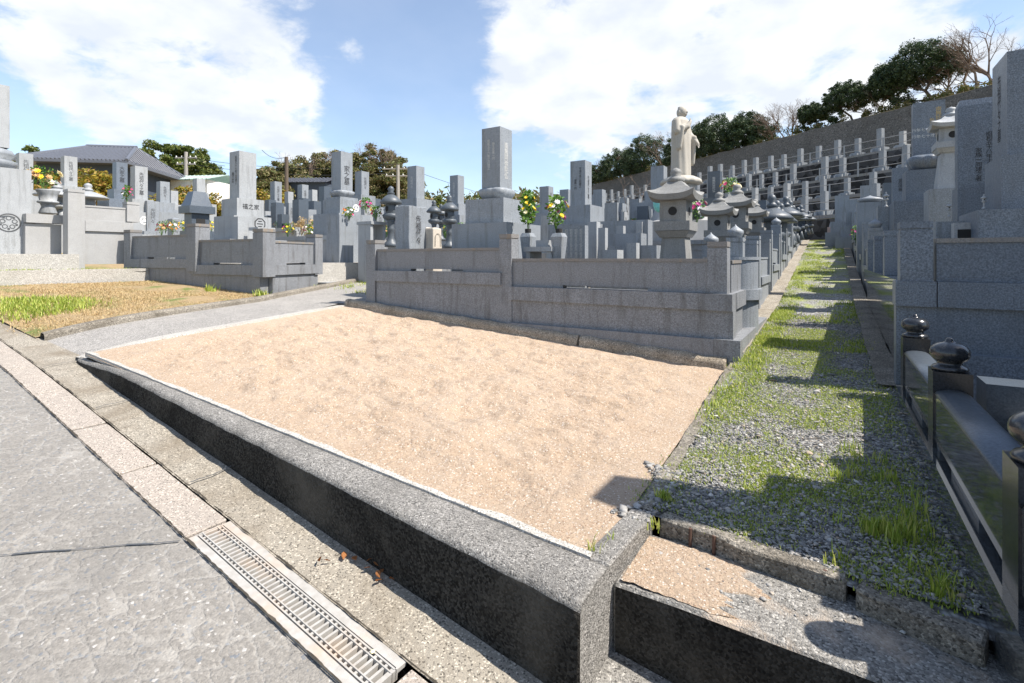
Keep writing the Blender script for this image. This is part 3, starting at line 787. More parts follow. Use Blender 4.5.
# single weeds near the steps
for (px, py, z, n, h, s) in ((592, 548, .0, 14, .05, .015), (664, 497, .01, 90, .030, .013), (655, 527, -.02, 12, .04, .012), (731, 551, -.056, 14, .035, .014), (749, 563, -.056, 8, .03, .01),
                             (815, 580, -.07, 10, .04, .012), (832, 578, -.08, 9, .065, .01), (855, 575, -.08, 26, .09, .018), (612, 540, 0, 5, .03, .01)):
    d = FPX*(EYE-z)/(py-HZ); p = at(px, py, d)
    pts = np.array([(p.x+rng.gauss(0, s), p.y+rng.gauss(0, s), z-.004) for _ in range(n)])
    tag(obj('weed_tuft', blades(pts, h*.6, h*1.15, .005, .8), M['grass']), 'small bright green weed sprouting %s' % (
        {592: 'in the sand beside the wall corner', 664: 'as a flat mossy cushion at the gravel corner', 655: 'at the end of the old kerb stone', 731: 'from the step below the kerb stone', 749: 'low beside the weed on the step',
         815: 'under the far end of the kerb stone', 832: 'with one tall stalk before the kerb gap', 855: 'tall and dense in the gap between kerb stones', 612: 'from the top of the wall return'}[px]), 'weed')

# ------------------------------------------------------------------ left lane, kerb, dry grass patch
RB = [(-4.56, 1.40), (-5.36, 4.36), (-4.98, 4.42), (-5.35, 6.4), (-6.9, 10), (-9, 18)]
LB = [(-5.42, 1.45), (-6.23, 3.85), (-6.32, 4.1), (-6.95, 6.3), (-8.1, 10), (-10.5, 18)]
def along(P, v):
    k = v*(len(P)-1); i = min(len(P)-2, int(k)); f = k-i
    return (P[i][0]+(P[i+1][0]-P[i][0])*f, P[i][1]+(P[i+1][1]-P[i][1])*f)
def mouth(x, y): return -.10*math.exp(-max(0, y-1.3)/.45)*sm(-8.5, -5.0, x)
def terr2(x, y): return terr(x, y) + mouth(x, y)
def lane_f(u, v):
    a, b = along(LB, v), along(RB, v); x = a[0]+(b[0]-a[0])*u; y = a[1]+(b[1]-a[1])*u
    return (x, y, terr2(x, y)-.004)
structure('lane', grid(lane_f, 10, 120), M['asphalt'], smooth=True)
kb = BM(); rows = []
for i in range(60):
    v = i/59*.60; a = along(LB, v); z = terr2(*a)
    h = .055
    rows.append([kb.verts.new((a[0]+o_, a[1], z+zz)) for o_, zz in ((.02, -.05), (.012, h-.02+.004*math.sin(i)), (-.005, h), (-.07, h+.004), (-.085, h-.02), (-.085, -.06))])
for a, b in zip(rows, rows[1:]):
    for i in range(5): kb.faces.new((a[i], a[i+1], b[i+1], b[i]))
bmesh.ops.recalc_face_normals(kb, faces=kb.faces[:])
tag(obj('lane_kerb', kb, M['conc_old']), 'thin grey kerb between the dry grass and the asphalt lane', 'kerb')
def mouth_f(u, v):
    # concrete apron joining road edge and lane
    x = -9+4.6*u; y = edge_y(x)-.01 + (1.47-edge_y(x))*v if edge_y(x) < 1.44 else edge_y(x)-.01+.06*v
    return (x, y, road_z(x)+.012 + (terr2(x, y)-road_z(x)-.012)*v)
structure('pavement', grid(mouth_f, 40, 3), M['conc_strip'])

def dry_f(u, v):
    y = 1.42+2.7*v; xr = lin(y, [(1.45, -5.50), (3.85, -6.31), (5, -6.6)]); xl = -9.05
    x = xl+(xr-xl)*u
    return (x, y, terr2(x, y)+.02+.03*fbm(x*1.3, y*1.3, 3)*min(1, 6*min(u, 1-u, v, 1-v)))
structure('dry_ground', grid(dry_f, 60, 40), M['dry'], smooth=True)
inx = lambda x, y: 1 if (x < lin(y, [(1.45, -5.55), (3.85, -6.36), (5, -6.6)])) else 0
zf2 = lambda x, y: terr2(x, y)+.02
o = obj('dry_grass', blades(scatter(34000, -9, -5.5, 1.45, 4.0, lambda x, y: inx(x, y)*.9, zf2, .05, 6), .008, .028, .005, 2.2), M['straw']); o['kind'] = 'stuff'
gp = lambda x, y: inx(x, y)*(sm(.0, .35, fbm(x*.9+2.0, y*.9, 6)*.5+1.0*math.exp(-((x+6.9)**2+(y-1.65)**2)/.45)-.32))
o = obj('grass', blades(scatter(3200, -9, -5.6, 1.45, 4.0, gp, zf2, .06, 8), .03, .075, .008, 1.0), M['grass']); o['kind'] = 'stuff'
for (x, y) in ((-6.45, 3.95), (-7.3, 3.72)):
    pts = np.array([(x+rng.gauss(0, .05), y+rng.gauss(0, .03)-.02, terr2(x, y)+.02) for _ in range(90)])
    tag(obj('weed_tuft', blades(pts, .04, .12, .012, .8), M['grass']), 'dark green weed at the foot of the grey enclosure %s' % ('corner by the lane' if x > -7 else 'side in the dry grass'), 'weed')
# moss and weeds on the lane beside the centre plot
o = obj('grass', blades(scatter(1500, -6.9, -5.5, 5.0, 7.2, lambda x, y: max(0, .35+fbm(x*3, y*2)), lambda x, y: terr2(x, y), .05, 8), .02, .06, .008, 1), M['grass']); o['kind'] = 'stuff'

# fallen leaves at the foot of the wall
lf = [(-1.42, 0), (-1.37, .02), (-1.34, -.01), (-1.30, .015), (-1.27, -.02), (-1.24, .01), (-1.46, -.015), (-1.33, .03), (-1.29, -.005), (-1.48, -.07), (-1.50, -.085)]
proto = None
for i, (x, dy) in enumerate(lf):
    if proto is None:
        bm = BM(); pts = [(-.016, 0, 0), (-.006, .008, .003), (.006, .007, .006), (.017, 0, .002), (.006, -.008, .004), (-.006, -.007, .001)]
        bm.faces.new([bm.verts.new(p) for p in pts]); r = bmesh.ops.solidify(bm, geom=bm.faces[:], thickness=.0008)
        proto = obj('fallen_leaf', bm, M['leaf_dead']); o = proto
        tag(o, 'brown dead leaf lying at the foot of the retaining wall', 'leaf', 'dead leaves in the gutter corner')
    else:
        o = proto.copy(); COL.objects.link(o)
    y = edge_y(x)-.02+dy
    o.location = (x, y-.01, road_z(x)+.024+.004*(i % 3)); o.rotation_euler = (rng.uniform(-.5, .5), rng.uniform(-.5, .5), rng.uniform(0, 6))
    o.scale = [rng.uniform(.7, 1.3)]*3
b = BM(); bmesh.ops.create_icosphere(b, subdivisions=2, radius=.007)
for v in b.verts: v.co.z *= .6; v.co *= 1+.2*fbm(v.co.x*200, v.co.y*200)
o = obj('seed_pod', b, M['fl_cream']); o.location = (-1.09, edge_y(-1.09)-.262+.03, road_z(-1.09)+.011)
tag(o, 'small yellow berry lying on the lower end of the drain grate', 'berry')
# ------------------------------------------------------------------ inscriptions
_txt = {}
def text_mesh(body, size):
    k = (body, size)
    if k not in _txt:
        cu = bpy.data.curves.new('inscription', 'FONT'); cu.body = body; cu.size = size; cu.align_x = 'CENTER'; cu.align_y = 'CENTER'
        cu.space_line = .88; cu.resolution_u = 1
        o = bpy.data.objects.new('inscription', cu); COL.objects.link(o)
        dg = bpy.context.evaluated_depsgraph_get(); dg.update()
        me = bpy.data.meshes.new_from_object(o.evaluated_get(dg)); bpy.data.objects.remove(o)
        _txt[k] = me
    return _txt[k]
FACE = {'+X': R(90), '-Y': 0.0, '-X': R(-90), '+Y': R(180)}
def inscribe(parent, body, face, pos, size, mat, name='inscription', vertical=True, squash=1.0):
    """pos: centre in the parent's frame, on the face (pushed 2 mm proud)"""
    if vertical: body = '\n'.join(body)
    me = text_mesh(body, size).copy(); me.materials.clear(); me.materials.append(mat)
    o = bpy.data.objects.new(name, me); COL.objects.link(o); o.parent = parent
    n = {'+X': Vector((1, 0, 0)), '-Y': Vector((0, -1, 0)), '-X': Vector((-1, 0, 0)), '+Y': Vector((0, 1, 0))}[face]
    o.location = Vector(pos) + n*.0025; o.rotation_euler = (R(90), 0, FACE[face]); o.scale = (1, squash, 1)
    return o
def on_face(parent, bm, face, pos, mat, name):
    """bm drawn in x (right) / z (up), y = 0 towards viewer"""
    o = obj(name, bm, mat, parent); n = {'+X': Vector((1, 0, 0)), '-Y': Vector((0, -1, 0)), '-X': Vector((-1, 0, 0))}[face]
    o.location = Vector(pos)+n*.002; o.rotation_euler = (0, 0, FACE[face]); return o
def ring_bm(r0, r1, sides=28, bm=None, c=(0, 0), rot=0):
    bm = bm or BM()
    for i in range(sides):
        a0, a1 = 2*math.pi*i/sides+rot, 2*math.pi*(i+1)/sides+rot
        q = [bm.verts.new((c[0]+r*math.cos(a), 0, c[1]+r*math.sin(a))) for r, a in ((r0, a0), (r1, a0), (r1, a1), (r0, a1))]
        bm.faces.new(q)
    return bm
def bar_bm(bm, cx, cz, w, h):
    q = [bm.verts.new((cx+x*w/2, 0, cz+z*h/2)) for x, z in ((-1, -1), (1, -1), (1, 1), (-1, 1))]; bm.faces.new(q)
def crest_three(s):
    bm = ring_bm(s*.82, s, 8, rot=R(22.5)); [bar_bm(bm, 0, z, w, s*.16) for z, w in ((s*.42, s*.62), (0, s*1.05), (-s*.42, s*.62))]; return bm
def crest_petal(s):
    bm = ring_bm(s*.86, s, 32)
    for k in range(5):
        a = R(90+72*k); ring_bm(s*.16, s*.24, 14, bm, (s*.5*math.cos(a), s*.5*math.sin(a)))
        b = a+R(36); bar_bm(bm, s*.66*math.cos(b), s*.66*math.sin(b), s*.2, s*.2)
    return bm
def crest_leaf(s):
    bm = ring_bm(s*.72, s, 28)
    for a in (90, 210, 330):
        a = R(a); ring_bm(0.0, s*.24, 10, bm, (s*.3*math.cos(a), s*.3*math.sin(a)))
    return bm

# ------------------------------------------------------------------ tombstones
def lotus(bm, r, z, h, n=10):
    """upturned and downturned ring of petals"""
    def fn(rr, zz, a): return rr*(1+.10*abs(math.cos(a*n/2)) - .05)
    lathe(bm, [(r*.62, z), (r*.86, z+h*.10), (r, z+h*.38), (r*1.02, z+h*.62), (r*.86, z+h*.86), (r*.62, z+h)], seg=n*6, fn=fn)
def square_lotus(bm, w, z, h):
    n = 14
    def fn(rr, zz, a):
        c = max(abs(math.cos(a)), abs(math.sin(a))); return rr/ (c*.72+.28) *(1+.07*abs(math.cos(a*6)))
    lathe(bm, [(w*.40, z), (w*.52, z+h*.16), (w*.62, z+h*.48), (w*.66, z+h*.80), (w*.60, z+h*.92), (w*.50, z+h)], seg=72, fn=fn)
def stone_tomb(pos, zg, w, h, bases, mat, label, name='tombstone', group=None, rz=0, cat='tombstone', top='flat', bev=.008, wy=None, lotus_h=0, base_mat=None, texts=(), crests=()):
    """pos: x,y of the shaft, z of the shaft's foot (world). bases: [(wx, wy, h)] from the shaft downwards; the last reaches zg"""
    x, y, zf_ = pos; root = thing(name, (x, y, zg), label, cat, rz, group); wy = wy or w
    bn = ['upper_base', 'lower_base', 'plinth', 'footing']
    z = zf_-zg
    sh = BM()
    if top == 'flat': box(sh, (0, 0, z), (w, wy, h))
    elif top == 'round':
        box(sh, (0, 0, z), (w, wy, h*.94)); box(sh, (0, 0, z+h*.94), (w, wy, h*.06), taper=.75)
    elif top == 'pyramid':
        box(sh, (0, 0, z), (w, wy, h*.93)); box(sh, (0, 0, z+h*.93), (w, wy, h*.07), taper=.08)
    s = obj('shaft', sh, mat, root, bevel=bev)
    bm_ = base_mat or mat
    if lotus_h:
        t = BM(); square_lotus(t, w*1.05 if lotus_h < .2 else w, z-lotus_h, lotus_h); obj('lotus_base', t, bm_, root, smooth=True); z -= lotus_h
    for i, (bx, by, bh) in enumerate(bases):
        last = i == len(bases)-1
        z0 = -.15 if last else z-bh
        t = BM(); box(t, (0, 0, z0), (bx, by, z-z0)); obj(bn[min(i, 3)], t, bm_, root, bevel=bev); z -= bh
    for (body, face, dz, size, m, *rest) in texts:
        off_ = rest[0] if rest else 0
        n = {'+X': (w/2, off_), '-X': (-w/2, off_), '-Y': (off_, -wy/2)}[face]
        inscribe(root, body, face, (n[0], n[1], zf_-zg+h*dz), size, m)
    for (bmc, face, lvl, dz, m, offc) in crests:
        bx, by, bh = bases[lvl]
        n = {'+X': (bx/2, offc), '-X': (-bx/2, offc), '-Y': (offc, -by/2)}[face]
        on_face(root, bmc, face, (n[0], n[1], zf_-zg+dz), m, 'crest')
    return root
def ptomb(px, d, ytop, ybot, w, bases, mat, label, zg=None, **k):
    """shaft standing at pixel column px and distance d, seen from ytop to ybot"""
    p = at(px, ybot, d); h = (ybot-ytop)/FPX*d
    if zg is None: zg = terr(p.x, p.y)
    return stone_tomb((p.x, p.y, p.z), zg, w, h, bases, mat, label, **k)

# ------------------------------------------------------------------ stone lanterns
def lantern(pos, zg, H, label, mat=None, kind='square', group=None, rz=0, wk=.47):
    """tapered-post lantern with a wide curved roof (square) or round spring lantern"""
    mat = mat or M['lantern']; root = thing('stone_lantern', (pos[0], pos[1], zg), label, 'stone lantern', rz, group)
    S = H
    if kind == 'square':
        W = S*wk*1.0
        t = BM(); box(t, (0, 0, 0), (.52*W, .52*W, .46*S), taper=.70); obj('post', t, mat, root, bevel=.006)
        t = BM(); box(t, (0, 0, .46*S), (.42*W, .42*W, .05*S), taper=1.28); box(t, (0, 0, .512*S), (.56*W, .56*W, .07*S)); obj('platform', t, mat, root, bevel=.008)
        fb = BM(); box(fb, (0, 0, .584*S), (.42*W, .42*W, .155*S)); f = obj('fire_box', fb, mat, root, bevel=.004)
        for face in ('-Y', '+X', '-X'):
            n = {'-Y': (0, -.21*W), '+X': (.21*W, 0), '-X': (-.21*W, 0)}[face]
            on_face(f, ring_bm(.0, (.07*W), 20), face, (n[0], n[1], .66*S), M['dark_hole'], 'opening')
            on_face(f, ring_bm(.08*W, .105*W, 20), face, (n[0], n[1], .66*S), mat, 'opening_rim')
        # curved pagoda roof with upturned corners
        def rf(u, v): return 0
        t = BM(); n = 10; rows = []
        for k, (q, z) in enumerate(((.30, .735), (.62, .742), (.66, .785), (.50, .815), (.34, .85), (.20, .89))):
            row = []
            for side in range(4):
                for i in range(n):
                    tt = -1+2*i/n
                    lx, ly = (tt, -1) if side == 0 else (1, tt) if side == 1 else (-tt, 1) if side == 2 else (-1, -tt)
                    lift = .035*abs(tt)**3*(1 if k in (1, 2) else .35 if k == 3 else 0)
                    row.append(t.verts.new((lx*q*.56*W, ly*q*.56*W, (z+lift)*S)))
            rows.append(row)
        for a, b in zip(rows, rows[1:]):
            for i in range(4*n):
                j = (i+1) % (4*n); t.faces.new((a[i], a[j], b[j], b[i]))
        t.faces.new(rows[0][::-1]); t.faces.new(rows[-1]); obj('roof', t, mat, root)
        t = BM(); lathe(t, [(.095*1.25*W, .885*S), (.115*1.25*W, .905*S), (.085*1.25*W, .925*S), (.055*1.25*W, .935*S), (.075*1.25*W, .96*S), (.06*1.25*W, .985*S), (.012*1.25*W, 1.0*S)], seg=18); obj('finial', t, mat, root, smooth=True)
    elif kind == 'low':
        # broad mushroom lantern on splayed legs
        for k in range(3):
            a = k*2.094+.4; t = BM(); tube(t, (.20*S*math.cos(a), .20*S*math.sin(a), 0), (.11*S*math.cos(a), .11*S*math.sin(a), .30*S), .085*S, .065*S, 8); obj('leg', t, mat, root, smooth=True)
        t = BM(); lathe(t, [(.14*S, .29*S), (.27*S, .34*S), (.27*S, .40*S), (.17*S, .43*S)], seg=20); obj('platform', t, mat, root, smooth=True)
        fb = BM(); lathe(fb, [(.15*S, .43*S), (.165*S, .5*S), (.15*S, .58*S)], sides=6); f = obj('fire_box', fb, mat, root)
        on_face(f, ring_bm(0, .05*S, 16), '-Y', (0, -.148*S, .505*S), M['dark_hole'], 'opening')
        t = BM(); lathe(t, [(.14*S, .57*S), (.42*S, .60*S), (.44*S, .63*S), (.34*S, .69*S), (.18*S, .755*S), (.09*S, .79*S)], seg=24); obj('roof', t, mat, root, smooth=True)
        t = BM(); lathe(t, [(.08*S, .785*S), (.12*S, .82*S), (.08*S, .86*S), (.06*S, .87*S), (.095*S, .92*S), (.07*S, .97*S), (.01*S, 1.0*S)], seg=16); obj('finial', t, mat, root, smooth=True)
    else:
        t = BM(); lathe(t, [(.17*S, 0), (.17*S, .05*S), (.10*S, .09*S), (.075*S, .14*S), (.07*S, .26*S), (.09*S, .29*S), (.07*S, .32*S), (.075*S, .40*S), (.10*S, .44*S)], seg=20); obj('post', t, mat, root, smooth=True)
        t = BM(); lathe(t, [(.09*S, .435*S), (.17*S, .47*S), (.19*S, .52*S), (.15*S, .545*S)], seg=20); obj('platform', t, mat, root, smooth=True)
        fb = BM(); lathe(fb, [(.12*S, .54*S), (.135*S, .62*S), (.12*S, .70*S)], sides=8); f = obj('fire_box', fb, mat, root)
        on_face(f, ring_bm(0, .045*S, 16), '-Y', (0, -.128*S, .62*S), M['dark_hole'], 'opening')
        t = BM(); lathe(t, [(.12*S, .69*S), (.225*S, .705*S), (.24*S, .735*S), (.17*S, .80*S), (.07*S, .86*S)], seg=24); obj('roof', t, mat, root, smooth=True)
        t = BM(); lathe(t, [(.06*S, .855*S), (.085*S, .88*S), (.05*S, .91*S), (.075*S, .945*S), (.05*S, .98*S), (.008*S, 1.0*S)], seg=16); obj('finial', t, mat, root, smooth=True)
    if kind == 'round': root.scale = (.74, .74, 1)
    if kind == 'low' and S < 1.6 and group: root.scale = (.68, .68, 1)
    return root

# ------------------------------------------------------------------ flowers
def bouquet(pos, H, W, cols, label, group=None, dens=1.0):
    root = thing('flower_bouquet', pos, label, 'flowers', 0, group)
    t = BM()
    for i in range(9):
        a = rng.uniform(0, 6.28); r = W*.35*rng.random(); tube(t, (0, 0, -.03), (r*math.cos(a), r*math.sin(a), H*rng.uniform(.5, .8)), .003, .002, 4)
    obj('stem', t, M['leaf_flower'], root)
    n = int(260*dens); V = []; F = []
    for i in range(n):
        a = rng.uniform(0, 6.28); hz = H*(.15+.85*rng.random()**.8); rad = W*.5*(1-abs(hz/H-.55)*.9)*rng.random()**.5
        c = Vector((rad*math.cos(a), rad*math.sin(a), hz)); d = Vector((rng.gauss(0, 1), rng.gauss(0, 1), rng.gauss(.4, .8))).normalized(); u = d.orthogonal().normalized()
        L = H*rng.uniform(.07, .15); w = L*.32; k = len(V)
        V += [c, c+d*L*.5+u*w, c+d*L, c+d*L*.5-u*w]; F.append((k, k+1, k+2, k+3))
    me = bpy.data.meshes.new('leaves'); me.from_pydata(V, [], F); obj('leaves', me, M['leaf_flower'], root)
    for cname, cnt in cols:
        bm = BM()
        for i in range(cnt):
            a = rng.uniform(0, 6.28); hz = H*rng.uniform(.35, .85); rad = W*.5*rng.uniform(.75, 1.15)*(1-abs(hz/H-.6)*.7)
            c = Vector((rad*math.cos(a), rad*math.sin(a), hz)); R0 = W*rng.uniform(.11, .17); tilt = Vector((math.cos(a), math.sin(a), .7)).normalized(); u = tilt.orthogonal().normalized(); w = tilt.cross(u)
            for ring, rr, up, pn in ((0, 1, .1, 8), (1, .65, .3, 7)):
                for k in range(pn):
                    b0 = 6.283*k/pn+ring*.4; e = (u*math.cos(b0)+w*math.sin(b0)); s_ = (u*-math.sin(b0)+w*math.cos(b0))
                    q = [c+tilt*R0*.1*ring, c+e*R0*.6*rr+s_*R0*.28+tilt*R0*up, c+e*R0*rr+tilt*R0*(up+.2), c+e*R0*.6*rr-s_*R0*.28+tilt*R0*up]
                    bm.faces.new([bm.verts.new(x) for x in q])
        obj('blossom', bm, M['fl_'+cname], root)
    return root

# ------------------------------------------------------------------ stone enclosures (fence round a grave plot)
FM, FC = M['granite_fence'], M['granite_cap']
def fence_run(root, o, p0, p1, zb, zr0, zr1, zt, zb1=None, slit=True, th=.13, plinth=None, mat=None, cap=None, nslit=1, panel_joint=True):
    """base panel / projecting rail / upper panel with a slit / coping, all in plan from p0 to p1 (world), parts under root"""
    mat = mat or FM; cap = cap or FC; ox, oy, oz = o
    L = math.hypot(p1[0]-p0[0], p1[1]-p0[1]); ux, uy = (p1[0]-p0[0])/L, (p1[1]-p0[1])/L
    P = lambda s: (p0[0]+ux*s-ox, p0[1]+uy*s-oy)
    zb1 = zb if zb1 is None else zb1
    t = BM(); slab(t, P(0), P(L), zb-oz, zr0-oz, th, 0, z0b=zb1-oz); obj('base_panel', t, mat, root, bevel=.005)
    t = BM(); slab(t, P(-.0), P(L), zr0-oz+.001, zr1-oz, th+.06, 0); obj('rail', t, mat, root, bevel=.006)
    # upper panel standing on short feet: the slits are real openings
    up = BM(); g = .028
    if slit:
        cuts = [(.30, .72)] if nslit == 1 else [(.10, .42), (.58, .90)]
        xs = [0]+[c*L for ab in cuts for c in ab]+[L]
        for a, b in zip(xs[::2], xs[1::2]): slab(up, P(a), P(b), zr1-oz+.001, zr1+g-oz, th-.03, 0)
    else: slab(up, P(0), P(L), zr1-oz+.001, zr1+g-oz, th-.03, 0)
    slab(up, P(0), P(L), zr1+g-oz+.0005, zt-.028-oz, th-.03, 0)
    obj('upper_panel', up, mat, root, bevel=.003)
    t = BM(); slab(t, P(0), P(L), zt-.0275-oz, zt-oz, th-.012, 0); obj('coping', t, cap, root, bevel=.007, seg=2)
    if plinth:
        t = BM(); slab(t, P(0), P(L), zb-.4-oz, plinth-oz, th+.10, 0); obj('plinth', t, mat, root, bevel=.005)
def fence_post(root, o, p, z0, z1, w, mat=None, cap=True, rz=0, wy=None, onion=False):
    mat = mat or FM; x, y = p[0]-o[0], p[1]-o[1]; wy = wy or w
    t = BM(); box(t, (x, y, z0-o[2]), (w, wy, z1-z0-(.055 if cap else 0)), rz); pst = obj('post', t, mat, root, bevel=.006)
    if cap:
        t = BM(); box(t, (x, y, z1-.0545-o[2]), (w*.93, wy*.93, .012), rz); box(t, (x, y, z1-.042-o[2]), (w*1.01, wy*1.01, .042), rz); obj('post_cap', t, FC if mat is FM else mat, pst, bevel=.008, seg=2)
    if onion:
        r = w*.5; z = z1-o[2]
        t = BM(); lathe(t, [(r*.75, z), (r*.8, z+.02), (r*1.0, z+.045), (r*.95, z+.075), (r*.5, z+.10), (r*.12, z+.125), (.003, z+.14)], c=(x, y, 0), seg=18); obj('finial', t, mat, pst, smooth=True)
    return pst

# centre plot
O = Vector((-2.8, 4.5, .1))
en = thing('grave_enclosure', O, 'long grey granite enclosure wall in the middle with two stepped levels behind the sand', 'enclosure wall')
YF = 4.50
fence_run(en, O, (-4.80, YF), (-2.93, YF), sand_z(-4.8)-.02, .615, .745, 1.01, sand_z(-2.93)-.05)
fence_run(en, O, (-2.83, YF), (-.822, YF), .21, .468, .606, .895, .21, plinth=.235)
fence_post(en, O, (-4.89, YF), .25, 1.125, .16)
fence_post(en, O, (-2.88, YF), .75, 1.15, .15)
fence_post(en, O, (-2.88, YF+.002), .0, .749, .155, cap=False)
fence_post(en, O, (-.805, YF+.01), .607, 1.035, .155)
# corner block of the rail, base and plinth under the corner post
t = BM(); box(t, (-.80-O.x, YF+.005-O.y, .468-O.z), (.235, .22, .138)); obj('rail', t, FM, en, bevel=.006)
t = BM(); box(t, (-.79-O.x, YF+.005-O.y, .21-O.z), (.22, .16, .257)); obj('base_panel', t, FM, en, bevel=.005)
# side towards the path
XF = -.775
fence_run(en, O, (XF, YF+.12), (XF, 5.15), .21, .468, .606, .88, .21, slit=False, plinth=.235)
t = BM(); slab(t, (-.72-O.x, YF-.117-O.y), (-.72-O.x, 6.3-O.y), -.1-O.z, .238-O.z, .2, 0); obj('plinth', t, FM, en, bevel=.005)
# left side along the lane
fence_run(en, O, (-4.90, YF+.09), (-5.25, 6.3), .25, .615, .745, 1.0, .3)

# ---- contents of the centre plot
zc = .55
gr_floor = BM(); box(gr_floor, (-2.85, 5.9, .0), (3.9, 2.5, .50)); structure('plot_floor', gr_floor, M['conc_old'])
ptomb(497, 6.35, 130, 189, .272, [(.56, .56, .30), (.80, .80, .40)], M['granite'], 'tall square grey tombstone on a lotus base, highest in the middle plot', zg=.5, lotus_h=.15, base_mat=M['granite'],
      texts=[('南無阿弥陀仏', '+X', .45, .085, M['ink_pale']), ('昭和五十六年三月建之', '-Y', .55, .042, M['ink_pale'], -.03), ('施主家族一同', '-Y', .60, .04, M['ink_pale'], .04)])
# rough stele and small beige stone
p = at(411, 248, 7.0)
st_ = thing('memorial_stele', (p.x, p.y, .5), 'broad grey inscribed stele with rough top behind the middle wall, left end', 'stele')
t = BM(); box(t, (0, 0, 0), (.27, .34, at(411, 207, 7.0).z-.5)); bmesh.ops.subdivide_edges(t, edges=t.edges[:], cuts=4, use_grid_fill=True)
for v in t.verts: v.co += Vector((1, 1, .6))*fbm(v.co.x*6, v.co.y*6, v.co.z*6)*.012
obj('stone', t, M['granite'], st_, bevel=.006)
inscribe(st_, '先祖代々', '+X', (.142, .0, .78), .11, M['ink'])
p = at(433, 248, 7.1)
st_ = thing('small_stone_shrine', (p.x, p.y, .5), 'small beige stone marker with an arched niche beside the grey stele', 'stone marker')
t = BM(); box(t, (0, 0, 0), (.18, .20, at(433, 228, 7.1).z-.5), taper=.94)
bmesh.ops.subdivide_edges(t, edges=t.edges[:], cuts=3, use_grid_fill=True)
for v in t.verts: v.co += Vector((1, 1, 1))*fbm(v.co.x*9, v.co.y*9, v.co.z*9)*.010
obj('stone', t, M['beige'], st_, bevel=.02, seg=2)
ar = BM()
for (r0, r1, n0) in ((.052, .062, 0),):
    for i in range(14):
        a0, a1 = math.pi*i/14, math.pi*(i+1)/14
        q = [ar.verts.new((r*math.cos(a), 0, r*math.sin(a))) for r, a in ((r0, a0), (r1, a0), (r1, a1), (r0, a1))]; ar.faces.new(q)
    for s in (-1, 1): bar_bm(ar, s*.057, -.06, .01, .12)
on_face(st_, ar, '+X', (.0905, 0, .68), M['conc_old'], 'niche')
for px, d, yt, yb, lab in ((391, 8.6, 186, 244, 'dark rounded spring lantern left of the broad inscribed stele'), (449.5, 8.0, 195, 245, 'dark rounded spring lantern right of the small beige marker'),
                           (434, 9.2, 200, 240, 'small dark lantern further back between the stele and the tall lotus stone'), (441, 9.8, 204, 238, 'smallest dark lantern standing close behind another lantern')):
    p = at(px, yb, d); z0 = p.z-.05; lantern(p, z0, at(px, yt, d).z-z0, lab, M['lantern_dark'], 'round')
# flower vases, offering table
def vase(px, d, yt, yb, lab, mat=M['granite']):
    p = at(px, yb, d); zt_ = at(px, yt, d).z; h = zt_-p.z+.12
    v = thing('flower_vase', (p.x, p.y, p.z-.12), lab, 'flower vase')
    t = BM(); w = .10; box(t, (0, 0, 0), (w*.75, w*.75, h*.88), taper=1.75); box(t, (0, 0, h*.885), (w*1.32, w*1.32, h*.11), taper=.72); obj('body', t, mat, v, bevel=.012, seg=2)
    t = BM(); lathe(t, [(.033, h*.99), (.036, h*1.05), (.036, h*1.12)], seg=14); obj('insert', t, M['dark_hole'], v)
    return Vector((p.x, p.y, zt_))
v1 = vase(528, 5.75, 233, 257, 'flared grey stone flower vase in front of the lotus tombstone, with yellow flowers')
v2 = vase(559, 5.35, 233, 257, 'flared grey stone flower vase next to the offering table, with mixed flowers')
bouquet(v1+Vector((0, 0, .03)), .44, .19, [('yellow', 16), ('cream', 2)], 'tall bouquet of yellow flowers and green leaves in the middle plot', dens=1.3)
bouquet(v2+Vector((-.03, 0, .03)), .36, .22, [('yellow', 5), ('white', 4), ('magenta', 6)], 'bouquet of white, yellow and magenta flowers in a stone vase, middle plot', dens=1.1)
p = at(544, 258, 5.5)
tb = thing('offering_table', (p.x, p.y, .5), 'low grey stone offering table between the two flower vases', 'offering table')
t = BM(); box(t, (0, 0, .47), (.34, .30, .05)); obj('table_top', t, M['granite_light'], tb, bevel=.005)
for s in (-1, 1):
    t = BM(); box(t, (s*.125, 0, 0), (.05, .26, .468)); obj('leg', t, M['granite_light'], tb, bevel=.004)
t = BM(); box(t, (.0, .02, .522), (.15, .13, .07)); obj('incense_stand', t, M['granite_light'], tb, bevel=.004)

# big lantern behind the enclosure and its smaller neighbours
p = at(676, 262, 5.15); lantern((p.x, p.y), .50, at(676, 168, 5.15).z-.50, 'large stone lantern with a wide curved roof and tapered post, middle plot, right end')
for px, d, yt, lab in ((719, 6.6, 192, 'stone lantern with upswept roof nearest behind the corner post of the middle wall'), (737, 7.4, 184, 'taller stone lantern with a knobbed finial second along the path row'),
                       (755, 8.2, 199, 'third square-roofed stone lantern along the path row')):
    p = at(px, 262, d); z0 = terr(p.x, p.y)+.35; lantern((p.x, p.y), z0, at(px, yt, d).z-z0, lab, M['lantern'])
for px, d, yt in ((772, 10.0, 194), (781, 11.2, 203), (786, 12.2, 196), (793, 13.2, 205), (798, 14.2, 207), (803, 15.2, 209), (809, 16.4, 211), (777,10.6,200), (790,12.8,200), (801, 14.7, 205)):
    p = at(px, 258, d); z0 = terr(p.x, p.y)+.25; lantern((p.x, p.y), z0, at(px, yt, d).z-z0, 'dark mushroom-shaped stone lantern in the crowded row left of the path', M['lantern_dark'], 'low', group='dark lanterns lined up along the left of the path', rz=rng.uniform(0, 6))

